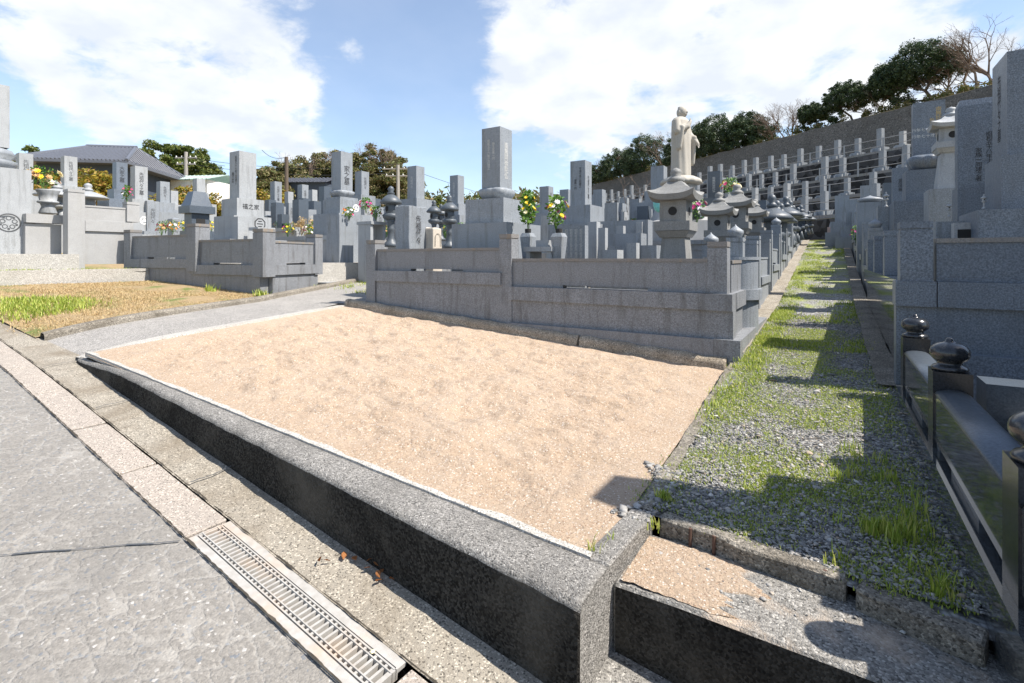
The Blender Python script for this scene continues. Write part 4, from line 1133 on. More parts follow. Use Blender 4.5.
# second enclosure along the path: curved front then further plots going away
def path_plots(xf, ys, side, lab, mat, group):
    for i, (ya, yb) in enumerate(ys):
        z = path_z(ya); o = Vector((xf, (ya+yb)/2, z)); e = thing('grave_enclosure', o, lab[min(i, len(lab)-1)], 'enclosure wall', 0, group)
        fence_run(e, o, (xf, ya+.09), (xf, yb-.09), z-.1, z+.32, z+.42, z+.68, slit=i % 2 == 0, mat=mat, cap=mat)
        fence_post(e, o, (xf, ya), z-.2, z+.95, .16, mat, onion=(i % 3 == 0)); fence_post(e, o, (xf, yb), z-.2, z+.95, .16, mat)
        e2 = (xf+side*1.6, ya)
        fence_run(e, o, (xf+side*.09, ya), e2, z-.1, z+.32, z+.42, z+.68, slit=False, mat=mat, cap=mat)
path_plots(-.86, [(5.75, 6.9), (7.15, 8.4), (8.7, 10.0), (10.3, 11.6), (11.9, 13.2), (13.5, 15.0), (15.3, 16.8), (17.1, 18.4)], -1,
           ['grey enclosure with a small onion-shaped post finial, first beyond the middle plot', 'grey enclosure second beyond the middle plot on the left of the path',
            'grey enclosure third beyond the middle plot on the left of the path', 'far grey enclosure left of the gravel path among dark lanterns'], M['granite'], 'enclosures on the left of the path')
# rounded front with bowl
p = (-.86, 5.45); e = thing('rounded_enclosure', (p[0], p[1], .1), 'grey curved granite forecourt block just behind the corner of the middle wall', 'enclosure wall')
for nm, z0, z1, r in (('base_panel', -.1, .40, .25), ('rail', .401, .50, .285), ('upper_panel', .501, .78, .25), ('coping', .781, .81, .262)):
    t = BM(); lathe(t, [(r, z0), (r, z1)], seg=36); obj(nm, t, M['granite'], e, bevel=.006)
for (px, d, lab) in ((711, 5.6, 'grey post with an onion finial directly behind the corner post'), (734, 6.2, 'shorter grey post with an onion finial right of the corner post')):
    p = at(px, 250, d); o = Vector((p.x, p.y, .3)); e = thing('finial_post', o, lab, 'stone post'); fence_post(e, o, (p.x, p.y), .3, at(px, 245 if px < 720 else 250, d).z, .16, M['granite'], cap=False, onion=True)
for (px, d, yt, lab) in ((763, 9.0, 232, 'dark slim pair of stone gate posts beside the path'), (778, 9.6, 236, 'dark slim stone gate post further along the path')):
    p = at(px, 250, d); o = Vector((p.x, p.y, path_z(p.y))); e = thing('gate_post', o, lab, 'stone post'); z1 = at(px, yt, d).z
    fence_post(e, o, (p.x, p.y), o.z-.1, z1, .14, M['granite_dark']); fence_post(e, o, (p.x+.02, p.y+.25), o.z-.1, z1-.02, .12, M['granite_dark'])

# stone pillow rows and low walls right of centre (plots behind the middle one)
for (px0, px1, yt, yb, d, lab) in ((588, 655, 235, 258, 7.6, 'low grey plot wall behind the inscribed plate'), (600, 660, 222, 240, 8.8, 'higher grey terrace wall behind the low plot wall'), (612, 668, 246, 262, 7.0, 'front grey step wall just behind the middle enclosure')):
    a, b = at(px0, yt, d), at(px1, yt, d); z0 = at(px0, yb, d).z-.3
    t = BM(); slab(t, (a.x, a.y), (b.x, a.y), z0, a.z, .25, 0); tag(obj('plot_wall', t, M['granite'], bevel=.006), lab, 'plot wall')
p = at(573, 258, 6.2); e = thing('name_plate_stone', (p.x, p.y, .5), 'upright grey slab covered in columns of small inscriptions below the tall stone', 'inscribed slab')
w_, h_ = .36, at(573, 226, 6.2).z-.5
t = BM(); box(t, (0, 0, 0), (w_, .10, h_)); obj('slab', t, M['granite'], e, bevel=.005)
for i in range(5): inscribe(e, '昭和年月日俗名行年才', '-Y', (-.13+.065*i, -.05, h_-.22), .040, M['ink_pale'])
# ------------------------------------------------------------------ tombs behind the middle plot
G, GL, GD, GB = M['granite'], M['granite_light'], M['granite_dark'], M['granite_blue']
ptomb(581, 8.9, 162, 207, .28, [(.62, .62, .32), (.85, .85, .4)], G, 'tall grey tombstone on a wide base right of the mixed bouquet', texts=[('先祖代々之墓', '+X', .42, .075, M['ink']), ('平成七年三月建之', '-Y', .62, .05, M['ink'], .05), ('家族一同', '-Y', .48, .05, M['ink'], -.04)])
ptomb(546.5, 12.5, 187, 214, .25, [(.5, .5, .3), (.8, .8, .4)], G, 'grey tombstone seen between the two bouquets', texts=[('先祖代々', '+X', .5, .10, M['ink_grey'])])
ptomb(566, 13.5, 190, 216, .25, [(.5, .5, .3), (.8, .8, .4)], G, 'grey tombstone just left of the tall stone by the bouquet')
ptomb(599.5, 13, 190, 212, .24, [(.5, .5, .3), (.8, .8, .4)], G, 'small grey tombstone just right of the tall stone by the bouquet')
ptomb(659, 13.5, 167, 192, .34, [(.6, .6, .3), (.9, .9, .6)], G, 'grey tombstone half hidden by the roof of the large lantern, left of the statue')
ptomb(715, 10.6, 172, 199, .24, [(.5, .5, .3), (.8, .8, .5)], GD, 'dark upright tombstone between the statue and the path lanterns', texts=[('南無阿弥陀仏', '-Y', .5, .06, M['ink_pale'])])
ptomb(416, 11.3, 167, 200, .265, [(.55, .55, .3), (.8, .8, .5)], G, 'grey tombstone rising behind the broad inscribed stele', texts=[('先祖代々', '-Y', .5, .075, M['ink_pale'])])
ptomb(457, 13.2, 176, 205, .26, [(.5, .5, .3), (.8, .8, .5)], G, 'grey tombstone left of the tall lotus stone, behind a spring lantern', texts=[('先祖代々之墓', '-Y', .5, .07, M['ink_pale'])])
ptomb(362, 13.8, 172, 196, .26, [(.5, .5, .3), (.8, .8, .5)], G, 'grey tombstone right behind the lotus stone with three large black characters', texts=[('先祖代々', '+X', .5, .09, M['ink'])])
ptomb(325, 16.5, 187, 208, .27, [(.5, .5, .3), (.8, .8, .5)], GD, 'dark grey tombstone left of the lotus stone with three large black characters')
ptomb(303, 19.5, 185, 206, .28, [(.5, .5, .3), (.8, .8, .5)], G, 'grey tombstone in front of the far temple roof', texts=[('先祖代々', '+X', .5, .10, M['ink'])])
ptomb(276, 18.5, 182, 206, .28, [(.5, .5, .3), (.8, .8, .5)], G, 'grey tombstone left of the wooden pole', texts=[('先祖代々之墓', '+X', .5, .10, M['ink'])])
ptomb(289, 21, 192, 207, .24, [(.5, .5, .3), (.8, .8, .5)], GL, 'small pale tombstone at the foot of the wooden pole')
ptomb(313, 21, 190, 206, .24, [(.5, .5, .3), (.8, .8, .5)], GL, 'small pale tombstone beside the grey one before the temple roof')
# lotus stone with house grave
ptomb(342, 9.9, 153, 191, .278, [(.42, .42, .05), (.50, .50, .28), (.75, .75, .5)], G, 'grey tombstone on a dark lotus base with large black writing and bright flowers', lotus_h=.14, base_mat=G,
      texts=[('家之墓', '+X', .38, .14, M['ink'])], crests=[(crest_leaf(.075), '+X', 1, -.34, M['white_paint'], .13)])
p = at(340, 240, 8.9); t = BM(); box(t, (p.x, p.y, terr(p.x, p.y)-.1), (.34, .30, p.z+.52-terr(p.x, p.y))); tag(obj('side_stone', t, G, bevel=.006), 'plain dark grey side block left of the offering table with flowers', 'stone block')
p = at(372, 225, 8.7); e = thing('offering_table', (p.x, p.y, terr(p.x, p.y)), 'pale stone offering table under the pink and white flowers', 'offering table')
h = p.z-e.location.z
t = BM(); box(t, (0, 0, h), (.36, .36, .05)); obj('table_top', t, GL, e, bevel=.005)
for s in (-1, 1):
    t = BM(); box(t, (0, s*.14, 0), (.30, .06, h-.001)); obj('leg', t, GL, e, bevel=.004)
bouquet(at(349, 219, 8.8), .20, .20, [('yellow', 5), ('orange', 3), ('pink', 2), ('white', 2)], 'yellow, orange and pink flowers in front of the house grave stone')
bouquet(at(366, 212, 9.0), .24, .24, [('pink', 6), ('white', 4), ('magenta', 3)], 'pink and white flowers left of the dark spring lantern')
bouquet(at(376, 219, 8.6), .22, .20, [('white', 5), ('pink', 5), ('yellow', 3)], 'white, pink and yellow flowers nearest the dark spring lantern')

# ---- left-middle plot
O = Vector((-7.8, 4.0, .45)); en = thing('grave_enclosure', O, 'grey granite enclosure with corner post beside the dry grass and lane', 'enclosure wall')
c0 = at(268, 297, 7.0); cx_, cy_ = -6.62, 4.08
LA = (-9.75, 3.72); mid = (-8.05, 3.915)
zb = .36
fence_run(en, O, LA, mid, zb, .745, .885, 1.255, zb); fence_run(en, O, mid, (cx_, cy_), zb-.02, .66, .80, 1.165, zb)
fence_post(en, O, (LA[0]+.02, LA[1]), zb, 1.36, .18, FM, rz=R(7)); fence_post(en, O, mid, .70, 1.41, .22, FM, rz=R(7)); fence_post(en, O, (cx_, cy_), zb+.28, 1.30, .20, FM, rz=R(7))
q1 = (cx_-.30, cy_+1.02); q2 = (cx_-.50, cy_+1.75)
fence_run(en, O, (cx_-.02, cy_+.08), q1, zb, .66, .80, 1.14, zb+.05); fence_post(en, O, q1, zb+.28, 1.27, .18, FM, rz=R(16))
fence_run(en, O, (q1[0]-.6, q1[1]+2.0), (q1[0]-1.0, q1[1]+3.3), zb+.1, .72, .84, 1.14, zb+.1); fence_post(en, O, (q1[0]-.6, q1[1]+2.0), zb+.2, 1.25, .2, FM, rz=R(16))
t = BM(); slab(t, (LA[0]-O.x, LA[1]-O.y), (cx_+.10-O.x, cy_+.02-O.y), -.4, zb-.02-O.z, .28, 0); obj('plinth', t, M['conc_old'], en, bevel=.008)
t = BM(); slab(t, (cx_+.01-O.x, cy_-.1-O.y), (cx_-1.2-O.x, cy_+4.2-O.y), -.4, zb+.0-O.z, .30, 0); obj('plinth', t, M['conc_old'], en, bevel=.008)
for k, (dz, dx) in enumerate(((.10, .0), (.20, -.25), (.32, -.5))):
    a = (q1[0]-.02+dx, q1[1]+.1); b = (q1[0]-.6+dx, q1[1]+1.95)
    t = BM(); slab(t, (a[0]-O.x, a[1]-O.y), (b[0]-O.x, b[1]-O.y), -.3, zb+dz+.05-O.z, .28, 0); obj('step', t, GL, en, bevel=.006)
fl_ = BM(); box(fl_, (-8.7, 5.6, .2), (3.4, 3.0, .62)); structure('plot_floor', fl_, M['conc_pale'])
# the main stone there, with octagon crest
ptomb(243, 8.8, 153, 200, .30, [(.48, .48, .30), (.62, .66, .40), (1.0, 1.0, .5)], GL, 'large pale tombstone with an octagon crest on its base inside the left enclosure', zg=.8,
      base_mat=GL, texts=[('昭和五十七年三月建之', '-Y', .60, .055, M['ink'], .05), ('施主名', '-Y', .45, .07, M['ink'], -.04)], crests=[(crest_three(.105), '+X', 1, -.42, M['ink'], .12)])
e = [o for o in COL.objects if o.name.startswith('tombstone') and o.parent is None][-1]
inscribe(e, '福之家', '+X', (.241, 0, at(243, 208, 8.8).z-.8), .10, M['ink'], vertical=False)
t = BM(); p = at(240, 240, 8.3); box(t, (p.x, p.y, .7), (.16, .16, at(240, 217, 8.3).z-.7)); tag(obj('vase_block', t, GL, bevel=.006), 'pale square vase block at the left of the octagon crest', 'vase block')
e = thing('water_basin', at(262, 240, 8.3), 'small pale stone basin slab in front of the octagon crest', 'stone basin')
t = BM(); box(t, (0, 0, -.4), (.10, .10, .55)); obj('stand', t, G, e, bevel=.004); t = BM(); box(t, (0, 0, .151), (.26, .30, .05)); obj('bowl', t, GL, e, bevel=.01)
# dark house-shaped tomb
p = at(197, 236, 9.6); e = thing('house_tomb', (p.x, p.y, .8), 'dark blue-grey roofed tomb with stepped gable left of the octagon crest stone', 'tombstone')
h = at(197, 192, 9.6).z-.8
t = BM(); box(t, (0, 0, 0), (.38, .43, h*.45)); obj('lower_base', t, GD, e, bevel=.006)
t = BM(); box(t, (0, 0, h*.451), (.27, .32, h*.24)); obj('chamber', t, GD, e, bevel=.006)
t = BM(); box(t, (0, 0, h*.692), (.42, .46, h*.10)); box(t, (0, 0, h*.793), (.36, .40, h*.207), taper=.55); obj('roof', t, GD, e, bevel=.006)
t = BM(); box(t, (.137, 0, h*.52), (.01, .16, h*.1)); obj('opening', t, M['dark_hole'], e)

# ---- stones left of it
ptomb(139, 12.6, 167, 200, .27, [(.46, .46, .32), (.60, .60, .55), (.9, .9, .5)], GL, 'pale tombstone with black column of writing and a white round crest on its base', wy=.27,
      texts=[('先祖代々之墓', '+X', .47, .105, M['ink'])], crests=[(crest_leaf(.10), '+X', 1, -.52, M['white_paint'], .0)])
ptomb(120, 14.6, 163, 190, .27, [(.45, .45, .3), (.8, .8, .5)], GB, 'blue-grey tombstone with a column of black writing behind the pink flowers', texts=[('大家之墓', '+X', .55, .13, M['ink'])])
ptomb(163, 15, 182, 203, .25, [(.45, .45, .3), (.8, .8, .5)], G, 'grey tombstone right of the round white crest', texts=[('先祖代々', '+X', .5, .09, M['ink'])])
ptomb(173, 17, 191, 205, .22, [(.45, .45, .3), (.8, .8, .5)], GL, 'small pale tombstone before the yellow bushes')
ptomb(199, 18, 179, 193, .28, [(.45, .45, .4), (.8, .8, .5)], GL, 'pale tombstone showing above the dark roofed tomb')
ptomb(69, 13.9, 157, 187, .28, [(.5, .5, .3), (.9, .9, .5)], GL, 'pale tombstone with faint writing before the tiled roof house', texts=[('先祖代々之墓', '+X', .5, .10, M['ink_grey'])])
ptomb(24.5, 14.5, 154, 190, .30, [(.5, .5, .3), (.9, .9, .5)], GL, 'pale tombstone with dark writing near the left edge', texts=[('先祖代々之墓', '+X', .48, .13, M['ink_grey'])])
bouquet(at(127, 192, 12.0)+Vector((0, 0, -.25)), .42, .22, [('pink', 8), ('magenta', 4), ('white', 2)], 'pink flowers beside the blue-grey tombstone', dens=.5)
# far-left plot with its gate post, wall and big stone
O = Vector((-10, 3.2, .55)); en = thing('grave_enclosure', O, 'white granite enclosure wall with a tall gate post at the far left', 'enclosure wall')
GW = M['granite_white']
gp_ = at(74, 262, 7.95)
def WX(px, x):  # point on the line x = const seen at column px
    u = (px-512)/FPX; d = x/(u*CA-SA); return (x, d*(u*SA+CA)), d
def zat(px, py, x): 
    _, d = WX(px, x); return EYE-(py-HZ)/FPX*d
XW = -10.0
pa, _ = WX(83, XW); pb, _ = WX(131, XW); pg, _ = WX(74, XW)
fence_run(en, O, pa, pb, zat(110, 264, XW), zat(110, 232, XW), zat(110, 222, XW), zat(110, 207, XW), slit=False, mat=GW, cap=GW)
fence_post(en, O, pg, .5, zat(74, 190, XW), .21, GW); fence_post(en, O, pb, zat(130, 222, XW), zat(125, 202, XW), .18, GW)
# left of the gate: low wall, platform
pc, _ = WX(24, XW-.35); pd, _ = WX(60, XW-.35)
t = BM(); slab(t, (pc[0]-O.x, pc[1]-O.y), (pd[0]-O.x, pd[1]-O.y), 0, zat(40, 223, XW)-O.z, .12, 0); obj('base_panel', t, GW, en, bevel=.006)
t = BM(); slab(t, (pc[0]-O.x, pc[1]-O.y), (pd[0]+.0-O.x, pd[1]+.05-O.y), zat(40, 222, XW)-O.z, zat(40, 213, XW)-O.z, .20, 0); obj('rail', t, GW, en, bevel=.006)
plat = BM(); slab(plat, (XW-.9, -1.5), (XW-.9, 3.05), 0, zat(40, 254, XW), 2.1, 0); structure('plot_floor', plat, M['conc_pale'], bevel=.01)
pk = BM(); slab(pk, (-9.05, .8), (-9.25, 3.75), .2, .735, .16, 0); tag(obj('lane_kerb', pk, M['conc_pale'], bevel=.01), 'pale concrete kerb wall between the dry grass and the far-left graves', 'kerb')
def band_f(u, v): x = -9.15-.8*u; y = .8+3.0*v; return (x, y, .70+.02*fbm(x*5, y*5))
structure('gravel_path', grid(band_f, 6, 30), M['gravel'])
o = obj('grass', blades(scatter(1400, -9.85, -9.2, .9, 3.7, lambda x, y: max(0, .4+fbm(x*3, y*3)), lambda x, y: .71, .04, 7), .02, .05, .008, 1), M['grass']); o['kind'] = 'stuff'
XB = -10.4
(bx_, by_), db = WX(4, XB)
e = thing('tombstone', (bx_-.45, by_-.12, .7), 'broad pale tombstone with a round petal crest cut off by the left edge', 'tombstone')
z1, z2 = zat(10, 218, XB)-.7, zat(10, 168, XB)-.7
t = BM(); box(t, (0, 0, 0), (.9, .95, z1)); obj('lower_base', t, GL, e, bevel=.008)
t = BM(); box(t, (0, 0, z1+.001), (.86, .86, z2-z1)); obj('upper_base', t, GL, e, bevel=.008)
on_face(e, crest_petal(.14), '+X', (.45, .17, zat(14, 221, XB)-.7-.03), M['ink_grey'], 'crest')
t = BM(); box(t, (.455, .27, 0.0), (.012, .38, .07), taper=.5); obj('recess', t, M['dark_hole'], e)
t = BM(); lathe(t, [(.25, z2), (.33, z2+.05), (.36, z2+.12), (.28, z2+.16), (.34, z2+.22), (.30, z2+.30), (.22, z2+.33)], seg=40, fn=lambda r, z, a: r*(1+.06*abs(math.cos(a*6)))); obj('lotus_base', t, G, e, smooth=True)
t = BM(); box(t, (0, .04, z2+.335), (.40, .40, .95)); obj('shaft', t, GL, e, bevel=.008)
# urn with autumn flowers
p = at(48, 214, 8.35); e = thing('stone_urn', (p.x, p.y, p.z), 'white stone urn vase with autumn-coloured flowers behind the gate post', 'urn')
h = at(48, 190, 8.35).z-p.z
t = BM(); lathe(t, [(.11, 0), (.12, .02), (.085, h*.3), (.10, h*.42), (.14, h*.46), (.14, h*.52), (.11, h*.56), (.125, h*.8), (.155, h*.96), (.155, h), (.12, h), (.11, h*.9)], seg=24); obj('body', t, M['granite_light'], e, smooth=True)
bouquet(at(44, 191, 8.35), .38, .42, [('cream', 6), ('rust', 12), ('yellow', 4)], 'faded cream and rust flowers in the white urn at the left', dens=.7)
for (px, d, yt, yb, lab) in ((88, 9.4, 183, 206, 'small pale stone lantern peeking over the white wall'), (57, 9.6, 180, 206, 'pale low lantern roof behind the urn flowers')):
    p = at(px, yb, d); lantern(p, p.z-.3, at(px, yt, d).z-p.z+.3, lab, GL, 'low')

# ---- crowd of further graves
lab_f = 'small grey tombstone far back in the crowded graves'
protos = []
for k, (m, hh, tp) in enumerate(((G, .72, 'flat'), (GL, .62, 'flat'), (GD, .75, 'flat'), (G, .55, 'pyramid'))):
    protos.append(stone_tomb((0, -30-k, .62), 0, .25, hh, [(.44, .44, .25), (.72, .72, .37)], m, lab_f, group='small far graves', top=tp, texts=[('先祖代々', '+X', .5, .10, M['ink_grey'])] if k != 2 else ()))
used = set()
def place(proto, x, y, z, rz=0, s=1.0, label=None, group=None):
    k = proto.name
    o = proto if k not in used else copy_tree(proto)
    used.add(k); o.location = (x, y, z); o.rotation_euler.z = rz; o.scale = (s, s, s)
    if label: o['label'] = label
    if group: o['group'] = group
    return o
for i in range(120):
    px = rng.choice((rng.uniform(150, 480), rng.uniform(535, 640), rng.uniform(640, 790), rng.uniform(270, 420)))
    d = rng.uniform(11.5, 22) if px < 480 else rng.uniform(10.5, 19)
    p = at(px, 258, d)
    if p.x > -1.6: continue
    z = terr(p.x, p.y)
    ytop = 258-(z+1.35*1.0-EYE)/d*FPX
    place(protos[rng.choice((0, 0, 1, 1, 2, 3))], p.x, p.y, z-.05, rng.uniform(-.05, .05), rng.uniform(.82, 1.12), lab_f, 'small far graves')
for i in range(64):
    px = rng.uniform(150, 480) if i < 44 else rng.uniform(560, 760); d = rng.uniform(10.4, 14); p = at(px, 258, d)
    if p.x > -1.5 or (p.y < 6.2 and p.x > -5): continue
    bouquet((p.x, p.y, terr(p.x, p.y)+.62), .28, .22, [(rng.choice(('pink', 'yellow', 'white', 'orange', 'rust')), 8), (rng.choice(('white', 'magenta', 'yellow')), 4)], 'small flower offering among the crowded far graves', 'flower offerings among the far graves', dens=.35)
# plot walls dividing the crowd
for (px, d, w, lab) in ((300, 9.6, 2.2, 'low grey plot wall right of the octagon crest stone'), (440, 9.0, 2.4, 'low grey plot wall behind the spring lanterns'), (420, 12.5, 4.5, 'long low plot wall far behind the stele'), (610, 11.5, 3.6, 'long low plot wall below the hedge of far graves'), (250, 12.5, 4.0, 'low pale plot wall behind the octagon crest stone'), (700, 9.4, 1.8, 'low slatted plot wall below the statue')):
    p = at(px, 258, d); z = terr(p.x, p.y)
    t = BM(); slab(t, (p.x-w/2, p.y), (p.x+w/2, p.y), z-.3, z+.62, .2, 0); slab(t, (p.x-w/2, p.y), (p.x+w/2, p.y), z+.621, z+.70, .26, 0)
    tag(obj('plot_wall', t, rng.choice((G, GL, FM)), bevel=.008), lab, 'plot wall')

# ---- right side: grey enclosure and stones
O = Vector((1.2, 4.1, .1)); en = thing('grave_enclosure', O, 'dark speckled granite enclosure with square posts at the right of the path', 'enclosure wall')
XE, YE = .44, 4.08; GS = GB
fence_run(en, O, (XE+.1005, YE), (3.4, YE), .05, .60, .755, 1.02, nslit=1, mat=GS, cap=M['granite_cap'])
fence_post(en, O, (XE, YE), .756, 1.127, .16, GS)
t = BM(); box(t, (XE-O.x, YE-O.y, .05-O.z), (.20, .135, .549)); obj('base_panel', t, GS, en, bevel=.004)
t = BM(); box(t, (XE-.005-O.x, YE-O.y, .60-O.z), (.20, .19, .155)); obj('rail', t, GS, en, bevel=.004)
t = BM(); box(t, (1.5-O.x, YE-.02-O.y, .0-O.z), (2.2, .24, .33)); obj('plinth', t, GS, en, bevel=.004)
# along the path: polished panel, low rail and standing posts
y0, y1 = YE+.09, 8.2
for i in range(4):
    a, b = y0+i*(y1-y0)/4, y0+(i+1)*(y1-y0)/4; z = path_z((a+b)/2)
    t = BM(); slab(t, (XE-O.x, a+.004-O.y), (XE-O.x, b-.004-O.y), path_z(a)-.1-O.z, .60-O.z, .10, 0); obj('base_panel', t, M['granite_polish'], en, bevel=.003)
    t = BM(); slab(t, (XE-.005-O.x, a-O.y), (XE-.005-O.x, b-O.y), .601-O.z, .755-O.z, .16, 0); obj('rail', t, M['granite_polish'], en, bevel=.003)
for y in (5.3, 6.5, 7.7):
    fence_post(en, O, (XE, y), .756, 1.127, .15, GS)
gb_ = BM(); box(gb_, (1.9, 6.0, .0), (2.8, 3.6, .55)); structure('plot_floor', gb_, M['dry'])
o = obj('grass', blades(scatter(4000, .56, 1.5, 4.5, 7.6, lambda x, y: .8, lambda x, y: .55, .04, 8), .03, .09, .008, 1), M['grass']); o['kind'] = 'stuff'
# big stone, right edge
ptomb(1036, 3.95, 55, 157, .42, [(.50, .50, .42), (.80, .72, .35), (1.2, 1.0, .4)], GB, 'massive speckled blue-grey tombstone cut off by the right edge', zg=.5, texts=[('先祖代々之墓', '-X', .5, .10, M['ink'])], bev=.012)
# stele with black columns
p = at(984, 205, 4.9); e = thing('memorial_stele', (p.x, p.y, .55), 'wide blue-grey stele with three black columns of writing near the right edge', 'stele')
h = at(984, 99, 4.9).z-.55; w = .41
t = BM(); box(t, (0, 0, .0), (w, .13, h*.97)); box(t, (-.0, 0, h*.97), (w, .13, h*.03), taper=.9, tapery=.8); obj('slab', t, GB, e, bevel=.014, seg=2)
for i, (s, zz) in enumerate((('先代供養之碑', .80), ('昭和五十八年十月十三日', .72), ('家族一同建之者', .70))):
    inscribe(e, s, '-Y', (.10-.075*i, -.065, h*(zz-.02*i)), .052 if i != 1 else .048, M['ink'])
t = BM(); box(t, (0, -.02, -.2), (.62, .42, .75)); obj('lower_base', t, GB, e, bevel=.008)
# pale lantern
p = at(951, 195, 6.0); z0 = at(951, 107, 6.0).z-1.02; e = lantern((p.x, p.y), z0, 1.02, 'pale stone lantern with a broad sweeping roof between two steles on the right', M['granite_light'], wk=.56)
# slab with gold marks on lotus
p = at(928, 165, 6.9)
e = stone_tomb((p.x, p.y, p.z+.12), .6, .34, at(928, 103, 6.9).z-p.z-.12, [(.52, .40, .42), (.8, .7, .4)], GB, 'broad blue-grey slab tombstone with gold and white writing on a lotus base', wy=.16, lotus_h=.20)
hh = p.z+.12-.6; sl_h = at(928, 103, 6.9).z-p.z-.12
inscribe(e, '南無妙法蓮華経', '-Y', (.10, -.08, hh+sl_h*.60), .065, M['ink_gold']); inscribe(e, '俗名', '-Y', (.03, -.08, hh+sl_h*.62), .05, M['ink_gold'])
for i in range(2): inscribe(e, '行年七十才', '-Y', (-.06, -.08, hh+sl_h*(.48-.12*i)), .05, M['ink_pale'], vertical=False)
# smaller right-hand blocks
def rblock(px, d, yt, yb, w, dep, mat, lab, name='stone_block', cat='stone block', text=None):
    p = at(px, yt, d); zb_ = at(px, yb, d).z; e = thing(name, (p.x, p.y, zb_-.3), lab, cat); h = p.z-zb_+.3
    t = BM(); box(t, (0, 0, 0), (w, dep, h)); obj('slab', t, mat, e, bevel=.008)
    if text: inscribe(e, text, '-Y', (0, -dep/2, h-.30), .06, M['ink'])
    return e
rblock(900, 8.6, 168, 205, .22, .12, GB, 'slim dark slab with a black column of writing left of the lotus slab', text='霊位供養')
rblock(975, 4.6, 188, 240, .28, .25, GB, 'speckled grey pedestal block in front of the pale lantern stele')
rblock(949, 6.0, 190, 240, .42, .42, G, 'grey pedestal block with a sunlit edge below the pale lantern')
rblock(953, 4.4, 222, 245, .26, .25, G, 'small low grey block above the granite enclosure')
rblock(876, 9.0, 222, 238, .30, .3, G, 'grey pedestal block behind the domed post')
rblock(915, 7.4, 205, 240, .9, .3, G, 'wide grey base wall below the lotus slab')
for (px, d, yt, lab) in ((886, 6.4, 192, 'small grey ornament lantern left of the lotus slab base'), (984, 4.0, 194, 'small pale stone lantern beside the massive right stone'), (949, 5.0, 202, 'small pale carved lantern in front of the stele base')):
    p = at(px, yt+15, d); lantern((p.x, p.y), p.z, at(px, yt, d).z-p.z, lab, GL, 'round')
# small pagoda window lantern box
p = at(963, 240, 4.15); e = thing('candle_box', (p.x, p.y, .7), 'small pale stone candle box with windows before the massive right stone', 'candle box')
h = at(963, 223, 4.15).z-.7
t = BM(); box(t, (0, 0, 0), (.13, .13, h)); obj('body', t, GL, e, bevel=.004)
t = BM(); bar_bm(t, 0, 0, .09, .09); on_face(e, t, '-Y', (0, -.066, h-.10), M['dark_hole'], 'window')
# domed post at the path
p = at(870, 236, 9.2); o_ = Vector((p.x, p.y, .5)); e = thing('finial_post', o_, 'grey domed stone post standing on the right of the path', 'stone post'); fence_post(e, o_, (p.x, p.y), .4, at(870, 203, 9.2).z, .40, G, cap=False, onion=True)
path_plots(.50, [(8.6, 10.0), (10.3, 11.7), (12.0, 13.6), (13.9, 15.6), (15.9, 17.6)], 1, ['grey enclosure first beyond the domed post on the right of the path', 'far grey enclosure on the right of the path'], G, 'enclosures on the right of the path')
for i in range(30):
    x = rng.uniform(1.0, 4.2); y = rng.uniform(9, 19)
    place(protos[rng.choice((0, 0, 1, 2))], x, y, terr(x, y)+.15, rng.uniform(-.05, .05), rng.uniform(.85, 1.15), 'small grey tombstone in the crowded graves right of the path', 'small graves right of the path')
p = at(832, 238, 15.5); e = thing('stone_bollard', (p.x, p.y, path_z(p.y)), 'small pinkish stone marker at the far end of the path', 'stone marker')
t = BM(); box(t, (0, 0, 0), (.28, .28, .42), taper=.85); obj('body', t, flat('pink_stone', (.42, .30, .26)), e, bevel=.02); t = BM(); box(t, (0, 0, .421), (.16, .16, .14), taper=.6); obj('cap', t, G, e, bevel=.02)
bouquet(at(856, 243, 10.5), .35, .2, [('pink', 6), ('magenta', 3)], 'pink flowers by the path in front of the far graves', dens=.5)

# ---- black polished fence in the right foreground
O = Vector((.44, 2.6, 0)); en = thing('granite_fence', O, 'low polished black granite fence with round finials along the gravel path', 'granite fence')
XK = .41; BK = M['granite_black']; PO = M['granite_polish']
posts_y = [3.78, 2.74, 1.61, .50]
t = BM(); slab(t, (XK-O.x, .3-O.y), (XK-O.x, 3.9-O.y), -.5-O.z, .125, .17, 0); obj('plinth', t, PO, en, bevel=.006)
for y in posts_y:
    t = BM(); box(t, (XK-O.x, y-O.y, .1255), (.125, .125, .31)); ps = obj('post', t, BK, en, bevel=.005)
    t = BM(); lathe(t, [(.050, .4355), (.060, .438), (.062, .446), (.056, .454), (.044, .460), (.040, .468), (.044, .474), (.056, .482), (.0635, .492), (.066, .503), (.066, .514), (.0625, .526), (.054, .537), (.040, .546), (.024, .551), (.016, .554), (.014, .562), (.009, .569), (.002, .572)], c=(XK-O.x, y-O.y, 0), seg=32); obj('finial', t, BK, ps, smooth=True)
